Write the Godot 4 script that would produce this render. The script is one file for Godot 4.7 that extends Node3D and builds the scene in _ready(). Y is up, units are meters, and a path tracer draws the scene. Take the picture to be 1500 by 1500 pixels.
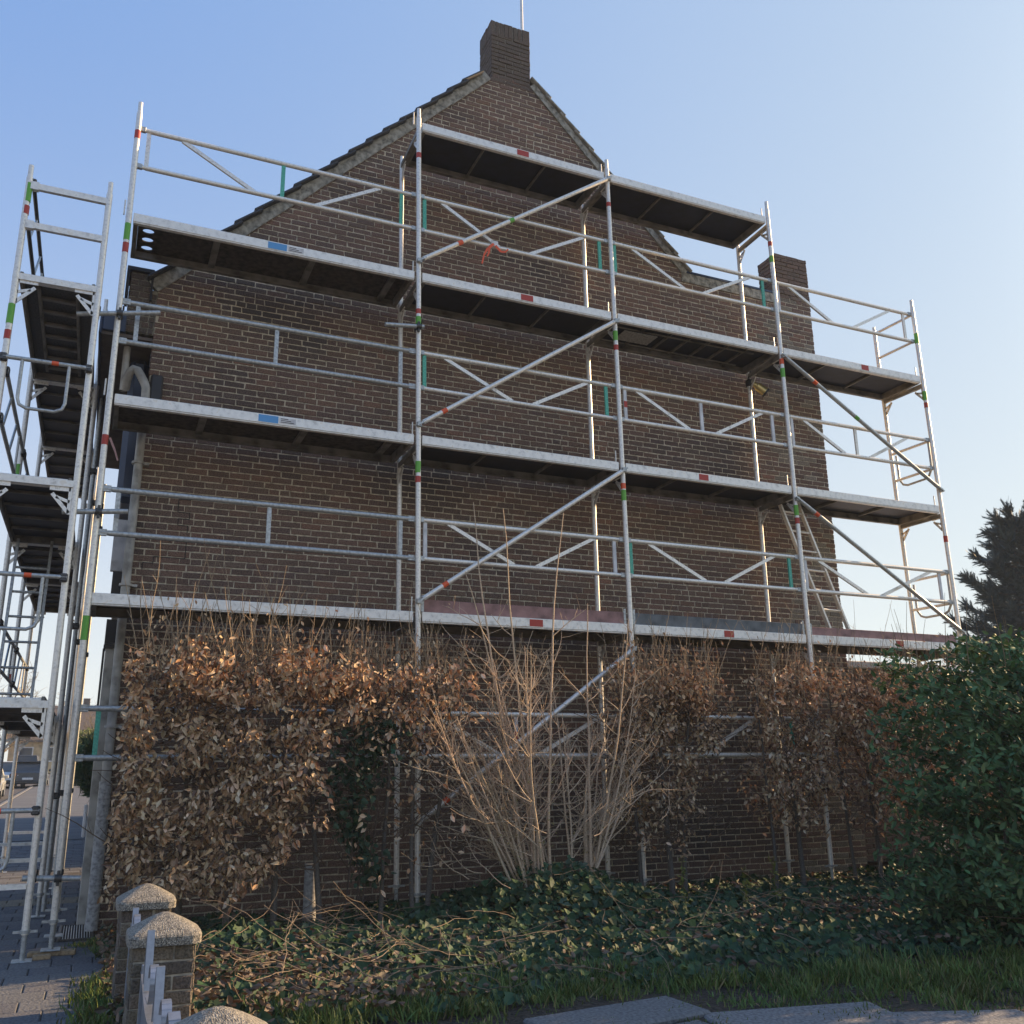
extends Node3D
# A brick gable wall behind aluminium scaffolding. y is up, the pavement is y = 0,
# x runs along the gable wall, -z runs away from the camera (d = distance in front of the camera = -z).
# Heights in the tables are measured from eye level (u); y = u + EYE.
const EYE := 1.465
const DO := 9.186      # outer row of scaffold poles
const DI := 9.916      # inner row
const WALL := 10.15    # face of the gable wall
var rng := RandomNumberGenerator.new()
var names := {}
var M := {}
var F: Array = []      # poles of the gable scaffold, by frame

# ------------------------------------------------------------------ mesh builder
class MB:
	var v := PackedVector3Array()
	var n := PackedVector3Array()
	var c := PackedColorArray()
	var o := Vector3.ZERO
	func _init(org := Vector3.ZERO) -> void:
		o = org
	func tri(a: Vector3, b: Vector3, d: Vector3, na: Vector3, nb: Vector3, nd: Vector3, col: Color) -> void:
		v.append(a - o); v.append(d - o); v.append(b - o)
		n.append(na); n.append(nd); n.append(nb)
		c.append(col); c.append(col); c.append(col)
	func flat(a: Vector3, b: Vector3, d: Vector3, col := Color.WHITE) -> void:
		var m := (b - a).cross(d - a).normalized()
		tri(a, b, d, m, m, m, col)
	func quad(a: Vector3, b: Vector3, d: Vector3, e: Vector3, col := Color.WHITE) -> void:
		var m := (d - a).cross(e - b).normalized()
		tri(a, b, d, m, m, m, col)
		tri(a, d, e, m, m, m, col)
	func obox(p: Vector3, x: Vector3, y: Vector3, z: Vector3, col := Color.WHITE) -> void:   # centre and half axes, right-handed
		var k := [p - x - y - z, p + x - y - z, p + x + y - z, p - x + y - z, p - x - y + z, p + x - y + z, p + x + y + z, p - x + y + z]
		quad(k[4], k[5], k[6], k[7], col); quad(k[1], k[0], k[3], k[2], col)
		quad(k[5], k[1], k[2], k[6], col); quad(k[0], k[4], k[7], k[3], col)
		quad(k[7], k[6], k[2], k[3], col); quad(k[0], k[1], k[5], k[4], col)
	func box(a: Vector3, b: Vector3, col := Color.WHITE) -> void:
		var h := (b - a).abs() * 0.5
		obox((a + b) * 0.5, Vector3(h.x, 0, 0), Vector3(0, h.y, 0), Vector3(0, 0, h.z), col)
	func cbox(a: Vector3, b: Vector3, ch: float, col := Color.WHITE) -> void:   # box with chamfered edges
		var p := (a + b) * 0.5
		var h := (b - a).abs() * 0.5
		ch = minf(ch, minf(h.x, minf(h.y, h.z)) * 0.9)
		for ax in 3:
			var i := ax; var j := (ax + 1) % 3; var k := (ax + 2) % 3
			for s in [-1.0, 1.0]:
				var q: Array = []
				for t in [[-1, -1], [1, -1], [1, 1], [-1, 1]]:
					var w := Vector3.ZERO
					w[i] = s * h[i]; w[j] = t[0] * (h[j] - ch); w[k] = t[1] * (h[k] - ch)
					q.append(p + w)
				if s > 0: quad(q[0], q[1], q[2], q[3], col)
				else: quad(q[3], q[2], q[1], q[0], col)
			for s in [-1.0, 1.0]:
				for t in [-1.0, 1.0]:
					var w1 := Vector3.ZERO; var w2 := Vector3.ZERO
					w1[j] = s * h[j]; w1[k] = t * (h[k] - ch); w2[j] = s * (h[j] - ch); w2[k] = t * h[k]
					var e := Vector3.ZERO
					e[i] = h[i] - ch
					var A := p + w1 - e; var B := p + w1 + e; var C := p + w2 + e; var D := p + w2 - e
					if (B - A).cross(C - A).dot(w1 + w2) < 0: quad(D, C, B, A, col)
					else: quad(A, B, C, D, col)
		for sx in [-1.0, 1.0]:
			for sy in [-1.0, 1.0]:
				for sz in [-1.0, 1.0]:
					var s := Vector3(sx, sy, sz)
					var q0 := p + s * Vector3(h.x, h.y - ch, h.z - ch)
					var q1 := p + s * Vector3(h.x - ch, h.y, h.z - ch)
					var q2 := p + s * Vector3(h.x - ch, h.y - ch, h.z)
					if (q1 - q0).cross(q2 - q0).dot(s) < 0: flat(q0, q2, q1, col)
					else: flat(q0, q1, q2, col)
	func beam(a: Vector3, b: Vector3, w: float, h: float, up := Vector3.UP, col := Color.WHITE) -> void:
		var d := (b - a)
		var z := d.normalized()
		var x := up.cross(z).normalized()
		var y := z.cross(x)
		obox((a + b) * 0.5, x * w * 0.5, y * h * 0.5, d * 0.5, col)
	func tube(a: Vector3, b: Vector3, r0: float, r1 := -1.0, seg := 12, caps := true, col := Color.WHITE) -> void:
		if r1 < 0: r1 = r0
		var z := (b - a).normalized()
		var x := (Vector3.UP if absf(z.y) < 0.9 else Vector3.RIGHT).cross(z).normalized()
		var y := z.cross(x)
		for i in seg:
			var t0 := TAU * i / seg
			var t1 := TAU * (i + 1) / seg
			var d0 := x * cos(t0) + y * sin(t0)
			var d1 := x * cos(t1) + y * sin(t1)
			tri(a + d0 * r0, a + d1 * r0, b + d1 * r1, d0, d1, d1, col)
			tri(a + d0 * r0, b + d1 * r1, b + d0 * r1, d0, d1, d0, col)
			if caps:
				tri(b, b + d0 * r1, b + d1 * r1, z, z, z, col)
				tri(a, a + d1 * r0, a + d0 * r0, -z, -z, -z, col)
	func path(pts: Array, r0: float, r1 := -1.0, seg := 8, col := Color.WHITE) -> void:    # a bent tube
		if r1 < 0: r1 = r0
		var m := pts.size()
		var prev: Array = []
		var x := Vector3.ZERO
		for k in m:
			var z: Vector3 = (pts[mini(k + 1, m - 1)] - pts[maxi(k - 1, 0)]).normalized()
			if k == 0: x = (Vector3.UP if absf(z.y) < 0.9 else Vector3.RIGHT).cross(z).normalized()
			x = (x - z * x.dot(z)).normalized()
			var y := z.cross(x)
			var r := lerpf(r0, r1, float(k) / (m - 1))
			var ring: Array = []
			for i in seg + 1:
				var d := x * cos(TAU * i / seg) + y * sin(TAU * i / seg)
				ring.append([pts[k] + d * r, d])
			if k > 0:
				for i in seg:
					tri(prev[i][0], prev[i + 1][0], ring[i + 1][0], prev[i][1], prev[i + 1][1], ring[i + 1][1], col)
					tri(prev[i][0], ring[i + 1][0], ring[i][0], prev[i][1], ring[i + 1][1], ring[i][1], col)
			prev = ring
	func prism(poly: PackedVector2Array, p: Vector3, x: Vector3, y: Vector3, depth: Vector3, col := Color.WHITE) -> void:   # polygon in (x, y) from p, extruded by depth both ways
		var t := Geometry2D.triangulate_polygon(poly)
		var f := func(q: Vector2, s: float) -> Vector3: return p + x * q.x + y * q.y + depth * s
		var nz := depth.normalized()
		for k in range(0, t.size(), 3):
			var A: Vector3 = f.call(poly[t[k]], 0.5); var B: Vector3 = f.call(poly[t[k + 1]], 0.5); var C: Vector3 = f.call(poly[t[k + 2]], 0.5)
			if (B - A).cross(C - A).dot(nz) < 0:
				var sw := B
				B = C; C = sw
			flat(A, B, C, col); flat(A - depth, C - depth, B - depth, col)
		var area := 0.0
		for k in poly.size(): area += poly[k].cross(poly[(k + 1) % poly.size()])
		var turn := signf(area) * signf(x.cross(y).dot(nz))
		for k in poly.size():
			var a2 := poly[k]; var b2 := poly[(k + 1) % poly.size()]
			if turn > 0: quad(f.call(a2, 0.5), f.call(a2, -0.5), f.call(b2, -0.5), f.call(b2, 0.5), col)
			else: quad(f.call(b2, 0.5), f.call(b2, -0.5), f.call(a2, -0.5), f.call(a2, 0.5), col)
	func mesh() -> ArrayMesh:
		var a: Array = []
		a.resize(Mesh.ARRAY_MAX)
		a[Mesh.ARRAY_VERTEX] = v; a[Mesh.ARRAY_NORMAL] = n; a[Mesh.ARRAY_COLOR] = c
		var m := ArrayMesh.new()
		m.add_surface_from_arrays(Mesh.PRIMITIVE_TRIANGLES, a)
		return m

# ------------------------------------------------------------------ scene helpers
func P(x: float, u: float, d: float) -> Vector3:
	return Vector3(x, u + EYE, -d)

func numbered(s: String) -> String:
	if not names.has(s):
		names[s] = 0
		return s
	names[s] += 1
	return "%s_%03d" % [s, names[s]]

func tag(o: Node, label: String, category: String, group := "", kind := "") -> void:
	if label: o.set_meta("label", label)
	if category: o.set_meta("category", category)
	if group: o.set_meta("group", group)
	if kind: o.set_meta("kind", kind)

func thing(called: String, label: String, category: String, at: Vector3, group := "") -> Node3D:
	var o := Node3D.new()
	o.name = numbered(called)
	add_child(o)
	o.position = at
	tag(o, label, category, group)
	return o

func part(called: String, m: Mesh, mat: Material, parent: Node3D, at := Vector3.ZERO, kind := "") -> MeshInstance3D:
	var o := MeshInstance3D.new()
	o.mesh = m
	o.material_override = mat
	o.name = numbered(called) if parent == self else sub_name(parent, called)
	parent.add_child(o, true)
	o.position = at
	if kind: o.set_meta("kind", kind)
	return o

func sub_name(parent: Node, called: String) -> String:
	var key := "%d/%s" % [parent.get_instance_id(), called]
	var k: int = names.get(key, -1) + 1
	names[key] = k
	return called if k == 0 else "%s_%03d" % [called, k]

func many(called: String, mesh: Mesh, mat: Material, xf: Array, cols: Array, parent: Node3D) -> MultiMeshInstance3D:
	var mm := MultiMesh.new()
	mm.transform_format = MultiMesh.TRANSFORM_3D
	mm.use_colors = true
	mm.mesh = mesh
	mm.instance_count = xf.size()
	for i in xf.size():
		mm.set_instance_transform(i, xf[i])
		mm.set_instance_color(i, cols[i])
	var o := MultiMeshInstance3D.new()
	o.multimesh = mm
	o.material_override = mat
	o.name = numbered(called) if parent == self else sub_name(parent, called)
	parent.add_child(o, true)
	o.set_meta("kind", "stuff")
	return o

func noise(freq: float, seed_: int, type := FastNoiseLite.TYPE_SIMPLEX_SMOOTH, oct := 4) -> FastNoiseLite:
	var f := FastNoiseLite.new()
	f.noise_type = type; f.frequency = freq; f.seed = seed_; f.fractal_octaves = oct
	return f

func ramp(stops: Array) -> Gradient:
	var g := Gradient.new()
	var off := PackedFloat32Array(); var cs := PackedColorArray()
	for s in stops:
		off.append(s[0]); cs.append(s[1])
	g.offsets = off; g.colors = cs
	return g

func lin(r: float, g: float, b: float) -> Color:      # a linear colour as the sRGB value that albedo_color wants
	return Color(r, g, b).linear_to_srgb()

func ntex(f: FastNoiseLite, size: int, g: Gradient = null, bump := 0.0) -> NoiseTexture2D:
	var t := NoiseTexture2D.new()
	t.width = size; t.height = size; t.seamless = true; t.noise = f
	if g: t.color_ramp = g
	if bump > 0:
		t.as_normal_map = true; t.bump_strength = bump
	return t

func mat(col: Color, rough := 0.7, metal := 0.0, vcol := false) -> StandardMaterial3D:
	var m := StandardMaterial3D.new()
	m.albedo_color = col; m.roughness = rough; m.metallic = metal
	m.vertex_color_use_as_albedo = vcol
	return m

func worn(m: StandardMaterial3D, f: FastNoiseLite, size: int, dark: float, scale: float, bump := 0.0) -> StandardMaterial3D:
	m.albedo_texture = ntex(f, size, ramp([[0.0, Color(dark, dark, dark)], [0.35, Color(lerpf(dark, 1, .6), lerpf(dark, 1, .6), lerpf(dark, 1, .6))], [0.75, Color.WHITE]]))
	m.uv1_triplanar = true; m.uv1_world_triplanar = true
	m.uv1_scale = Vector3.ONE * scale
	if bump > 0:
		m.normal_enabled = true
		m.normal_texture = ntex(f, size, null, bump)
	return m

func splashed(m: StandardMaterial3D, seed_: int, scale: float, dark: float) -> StandardMaterial3D:    # scuffs and dried mortar spots on metal
	var f := noise(0.045, seed_, FastNoiseLite.TYPE_SIMPLEX_SMOOTH, 6)
	m.albedo_texture = ntex(f, 512, ramp([[0.0, Color(dark * .9, dark * .88, dark * .85)], [0.22, Color(dark, dark, dark)], [0.36, Color(.95, .95, .95)], [0.70, Color.WHITE], [0.80, Color(.96, .94, .91)]]))
	m.uv1_triplanar = true; m.uv1_world_triplanar = true
	m.uv1_scale = Vector3.ONE * scale
	return m

func leaf_mesh(length: float, width: float, fold: float, curl: float, lobes := 0) -> ArrayMesh:   # base at the origin, tip along +y, folded along the midrib
	var b := MB.new()
	var rows := 4
	var prof := [0.0, 0.75, 1.0, 0.62, 0.0]
	if lobes: prof = [0.25, 1.0, 0.62, 0.55, 0.0]
	var mid: Array = []; var lf: Array = []; var rt: Array = []
	for k in rows + 1:
		var t := float(k) / rows
		var y := length * t
		var z := curl * length * t * t
		var w: float = width * 0.5 * prof[k]
		mid.append(Vector3(0, y, z)); lf.append(Vector3(-w, y, z + fold * w)); rt.append(Vector3(w, y, z + fold * w))
	for k in rows:
		if k == 0 and not lobes:
			b.flat(mid[0], mid[1], lf[1]); b.flat(mid[0], rt[1], mid[1])
		elif k == rows - 1:
			b.flat(lf[k], mid[k], mid[k + 1]); b.flat(mid[k], rt[k], mid[k + 1])
		else:
			b.quad(lf[k], mid[k], mid[k + 1], lf[k + 1]); b.quad(mid[k], rt[k], rt[k + 1], mid[k + 1])
	return b.mesh()

func basis_towards(y: Vector3, spin: float, s := 1.0) -> Basis:
	y = y.normalized()
	var x := (Vector3.UP if absf(y.y) < 0.95 else Vector3.RIGHT).cross(y).normalized()
	x = x.rotated(y, spin)
	return Basis(x * s, y * s, x.cross(y) * s)

func facing(n: Vector3, y: Vector3, s := 1.0) -> Basis:     # a leaf whose face looks along n and whose tip points roughly along y
	n = n.normalized()
	y = (y - n * y.dot(n)).normalized()
	return Basis(y.cross(n) * s, y * s, n * s)

func rv() -> Vector3:
	return Vector3(rng.randfn(), rng.randfn(), rng.randfn()).normalized()

func tint(base: Color, v: float, hue := 0.0) -> Color:
	var k := 1.0 + rng.randf_range(-v, v)
	return Color(base.r * k * (1 + rng.randf_range(-hue, hue)), base.g * k, base.b * k * (1 + rng.randf_range(-hue, hue)))

# a wobbly shoot; returns its points
func shoot(b: MB, a: Vector3, dir: Vector3, length: float, r0: float, r1: float, segs: int, wob: float, lift: float, col: Color, sides := 4) -> Array:
	var pts: Array = [a]
	var d := dir.normalized()
	for k in segs:
		d = (d + rv() * wob + Vector3.UP * lift).normalized()
		pts.append(pts[-1] + d * length / segs)
	b.path(pts, r0, r1, sides, col)
	return pts

# ------------------------------------------------------------------ everything
func _ready() -> void:
	rng.seed = 20240311
	setup_view()
	setup_materials()
	build_ground()
	build_house()
	build_annex()
	build_street()
	build_gable_scaffold()
	build_street_scaffold()
	build_boundary()
	build_hedges()
	build_shrub()
	build_ivy()
	build_laurel()
	build_conifer()
	build_small_things()

func setup_view() -> void:
	var cam := Camera3D.new()
	cam.name = "camera"
	var p := 0.2673; var ya := 0.4157; var ro := -0.0095
	var R := Vector3(cos(ya), 0, sin(ya))
	var Fd := Vector3(sin(ya) * cos(p), sin(p), -cos(ya) * cos(p))
	var U := R.cross(Fd)
	cam.fov = rad_to_deg(2.0 * atan(750.0 / 1363.0))
	cam.near = 0.05; cam.far = 1200.0
	cam.transform = Transform3D(Basis(R * cos(ro) + U * sin(ro), U * cos(ro) - R * sin(ro), -Fd), Vector3(0, EYE, 0))
	add_child(cam)
	cam.current = true

	var sun_az := deg_to_rad(3.2); var sun_el := deg_to_rad(22.5)
	var to_sun := Vector3(cos(sun_az) * cos(sun_el), sin(sun_el), -sin(sun_az) * cos(sun_el))
	var w := 512; var h := 256
	var im := Image.create(w, h, false, Image.FORMAT_RGBF)
	for j in h:
		var el := PI * (0.5 - (j + 0.5) / h)
		for i in w:
			var az := TAU * ((i + 0.5) / w - 0.5)      # the picture's centre is +z
			var d := Vector3(-sin(az) * cos(el), sin(el), cos(az) * cos(el))
			im.set_pixel(i, j, sky_color(d, to_sun))
	var pano := PanoramaSkyMaterial.new()
	pano.panorama = ImageTexture.create_from_image(im)
	var sky := Sky.new()
	sky.sky_material = pano
	var env := Environment.new()
	env.background_mode = Environment.BG_SKY
	env.sky = sky
	env.tonemap_mode = Environment.TONE_MAPPER_LINEAR
	env.tonemap_exposure = 1.97
	env.ambient_light_source = Environment.AMBIENT_SOURCE_SKY
	env.sdfgi_enabled = true; env.ssao_enabled = true; env.ssil_enabled = true
	env.fog_enabled = true; env.fog_density = 0.0010; env.fog_light_color = Color(0.80, 0.86, 0.92)
	var we := WorldEnvironment.new()
	we.name = "world_environment"
	we.environment = env
	add_child(we)

	var sun := DirectionalLight3D.new()
	sun.name = "sun"
	sun.light_energy = 1.55
	sun.light_color = Color(1.0, 0.84, 0.64)
	sun.light_angular_distance = 0.5
	sun.shadow_enabled = true
	add_child(sun)
	sun.look_at_from_position(Vector3.ZERO, -to_sun, Vector3.UP)

func sky_color(d: Vector3, to_sun: Vector3) -> Color:
	var e := maxf(d.y, 0.0)
	var c := d.dot(to_sun) * 0.5 + 0.5
	var zen := Vector3(0.046, 0.142, 0.368)
	var hor := Vector3(0.535, 0.550, 0.505)
	var col := zen.lerp(hor, pow(1.0 - e, 2.616))
	col = col.lerp(Vector3(0.560, 0.600, 0.530), minf(1.0, 0.01 + 0.48 * pow(c, 3.3)))
	col += Vector3(1.0, 0.93, 0.8) * pow(c, 60.0) * 1.2
	if d.y < 0: col = Vector3(0.30, 0.32, 0.33).lerp(hor, clampf(1.0 + d.y * 12.0, 0, 1))
	return Color(col.x, col.y, col.z)

func setup_materials() -> void:
	var dirt := noise(0.012, 5); var fine := noise(0.05, 9, FastNoiseLite.TYPE_SIMPLEX_SMOOTH, 5)
	M.alu = worn(mat(lin(0.86, 0.83, 0.76), 0.42, 0.4), fine, 256, 0.86, 1.3)
	M.alu_face = worn(mat(lin(0.88, 0.86, 0.80), 0.48, 0.3), fine, 256, 0.90, 1.1)
	splashed(M.alu, 90, 1.1, .85); splashed(M.alu_face, 91, .5, .88)
	M.steel = worn(mat(lin(0.52, 0.54, 0.53), 0.45, 0.5), fine, 256, 0.7, 2.0)
	M.dark_steel = worn(mat(lin(0.10, 0.10, 0.10), 0.5, 0.6), fine, 256, 0.6, 3.0)
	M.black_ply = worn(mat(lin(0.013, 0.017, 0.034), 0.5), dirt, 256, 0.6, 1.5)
	M.brown_ply = worn(mat(lin(0.085, 0.068, 0.055), 0.7), noise(0.02, 31, FastNoiseLite.TYPE_SIMPLEX_SMOOTH, 5), 512, 0.28, 1.1)
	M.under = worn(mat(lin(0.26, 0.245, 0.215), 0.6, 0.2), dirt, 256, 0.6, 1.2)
	M.green = worn(mat(lin(0.10, 0.50, 0.36), 0.5), fine, 256, 0.75, 3.0)
	M.red = mat(lin(0.42, 0.045, 0.03), 0.5)
	M.orange = mat(lin(0.75, 0.11, 0.035), 0.5)
	M.lime = mat(lin(0.13, 0.40, 0.05), 0.5)
	M.blue = mat(lin(0.10, 0.32, 0.62), 0.5)
	M.white = worn(mat(lin(0.72, 0.72, 0.72), 0.5), dirt, 256, 0.8, 1.5)
	M.pink_ply = worn(mat(lin(0.36, 0.20, 0.18), 0.65), dirt, 256, 0.7, 1.4)
	M.grey_ply = worn(mat(lin(0.15, 0.165, 0.17), 0.65), dirt, 256, 0.7, 1.4)
	M.brick = mat(Color.WHITE, 0.9, 0.0, true)
	worn(M.brick, noise(0.035, 21, FastNoiseLite.TYPE_SIMPLEX_SMOOTH, 6), 512, 0.45, 3.1, 9.0)
	M.mortar = worn(mat(lin(0.65, 0.56, 0.41), 0.95), noise(0.03, 22, FastNoiseLite.TYPE_SIMPLEX_SMOOTH, 5), 512, 0.6, 0.9, 6.0)
	M.old_mortar = worn(mat(lin(0.30, 0.27, 0.21), 0.95), noise(0.03, 22, FastNoiseLite.TYPE_SIMPLEX_SMOOTH, 5), 512, 0.5, 0.9)
	M.verge = worn(mat(lin(0.40, 0.375, 0.31), 0.85), noise(0.02, 23, FastNoiseLite.TYPE_SIMPLEX_SMOOTH, 6), 512, 0.5, 1.0, 5.0)
	M.tile = worn(mat(lin(0.05, 0.052, 0.06), 0.6), fine, 256, 0.6, 2.0)
	M.zinc = worn(mat(lin(0.52, 0.50, 0.45), 0.6, 0.15), dirt, 256, 0.65, 1.4)
	M.pvc = worn(mat(lin(0.50, 0.50, 0.49), 0.5), noise(0.03, 24, FastNoiseLite.TYPE_SIMPLEX_SMOOTH, 5), 512, 0.45, 1.3)
	M.soffit = worn(mat(lin(0.13, 0.10, 0.08), 0.7), dirt, 256, 0.7, 1.2)
	M.navy = mat(lin(0.03, 0.045, 0.085), 0.35)
	M.frame_dark = mat(lin(0.02, 0.02, 0.024), 0.4)
	M.glass = mat(lin(0.02, 0.03, 0.05), 0.05)
	M.pave = worn(mat(Color.WHITE, 0.85, 0.0, true), noise(0.04, 25, FastNoiseLite.TYPE_SIMPLEX_SMOOTH, 6), 512, 0.6, 1.7, 4.0)
	M.joint = worn(mat(lin(0.07, 0.065, 0.06), 0.95), fine, 256, 0.6, 2.0)
	M.asphalt = worn(mat(lin(0.09, 0.082, 0.078), 0.9), fine, 256, 0.7, 1.0)
	M.kerb = worn(mat(lin(0.30, 0.29, 0.27), 0.85), fine, 256, 0.7, 1.0)
	M.outer_ground = worn(mat(lin(0.20, 0.19, 0.165), 0.95), noise(0.05, 26, FastNoiseLite.TYPE_SIMPLEX_SMOOTH, 6), 512, 0.6, 0.3)
	M.soil = worn(mat(lin(0.055, 0.043, 0.032), 0.95), noise(0.05, 26, FastNoiseLite.TYPE_SIMPLEX_SMOOTH, 6), 512, 0.4, 0.8, 8.0)
	var peb := noise(0.075, 27, FastNoiseLite.TYPE_CELLULAR, 1)
	peb.cellular_return_type = FastNoiseLite.RETURN_CELL_VALUE
	var pm := mat(Color.WHITE, 0.7)
	pm.albedo_texture = ntex(peb, 512, ramp([[0.0, Color(0.27, 0.27, 0.26)], [0.3, Color(0.42, 0.41, 0.38)], [0.55, Color(0.55, 0.53, 0.48)], [0.8, Color(0.70, 0.68, 0.63)], [1.0, Color(0.36, 0.35, 0.34)]]))
	var peb2 := noise(0.075, 27, FastNoiseLite.TYPE_CELLULAR, 1)
	peb2.cellular_return_type = FastNoiseLite.RETURN_DISTANCE
	pm.normal_enabled = true
	pm.normal_texture = ntex(peb2, 512, null, 10.0)
	pm.uv1_triplanar = true; pm.uv1_scale = Vector3.ONE * 4.6
	M.pebble = pm
	M.galv = worn(mat(lin(0.30, 0.34, 0.40), 0.42, 0.6), noise(0.05, 28, FastNoiseLite.TYPE_CELLULAR, 2), 256, 0.9, 3.0)
	M.wood = worn(mat(lin(0.42, 0.30, 0.17), 0.8), fine, 256, 0.6, 2.0)
	M.bark = worn(mat(Color.WHITE, 0.85, 0.0, true), fine, 256, 0.6, 4.0)
	M.dry_leaf = mat(Color.WHITE, 0.65, 0.0, true)
	M.dry_leaf.backlight_enabled = true; M.dry_leaf.backlight = Color(0.48, 0.34, 0.20)
	M.leaf = mat(Color.WHITE, 0.62, 0.0, true)
	M.leaf.metallic_specular = 0.3
	M.leaf.backlight_enabled = true; M.leaf.backlight = Color(0.05, 0.12, 0.02)
	M.needle = mat(Color.WHITE, 0.7, 0.0, true)
	M.paint = mat(Color.WHITE, 0.25, 0.0, true)
	M.paint.clearcoat_enabled = true; M.paint.clearcoat = 0.6
	M.brass = mat(lin(0.62, 0.50, 0.22), 0.3, 0.8)
	M.rubber = mat(lin(0.02, 0.02, 0.02), 0.8)
	M.house = worn(mat(Color.WHITE, 0.85, 0.0, true), dirt, 256, 0.7, 0.5)

# ------------------------------------------------------------------ ground, pavement, road
func street_y(d: float) -> float:        # the street climbs a little in the distance
	return 0.0165 * maxf(d - 16.0, 0.0)

func strip(b: MB, x0: float, x1: float, dy: float, d0: float, d1: float, n: int, col := Color.WHITE) -> void:
	for k in n:
		var a := lerpf(d0, d1, float(k) / n); var c := lerpf(d0, d1, float(k + 1) / n)
		b.quad(Vector3(x0, street_y(a) + dy, -a), Vector3(x1, street_y(a) + dy, -a), Vector3(x1, street_y(c) + dy, -c), Vector3(x0, street_y(c) + dy, -c), col)

func garden_y(x: float, d: float) -> float:
	return 0.14 - 0.12 * smoothstep(5.8, 9.6, d) - 0.14 * smoothstep(0.75, 0.35, x)

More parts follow.
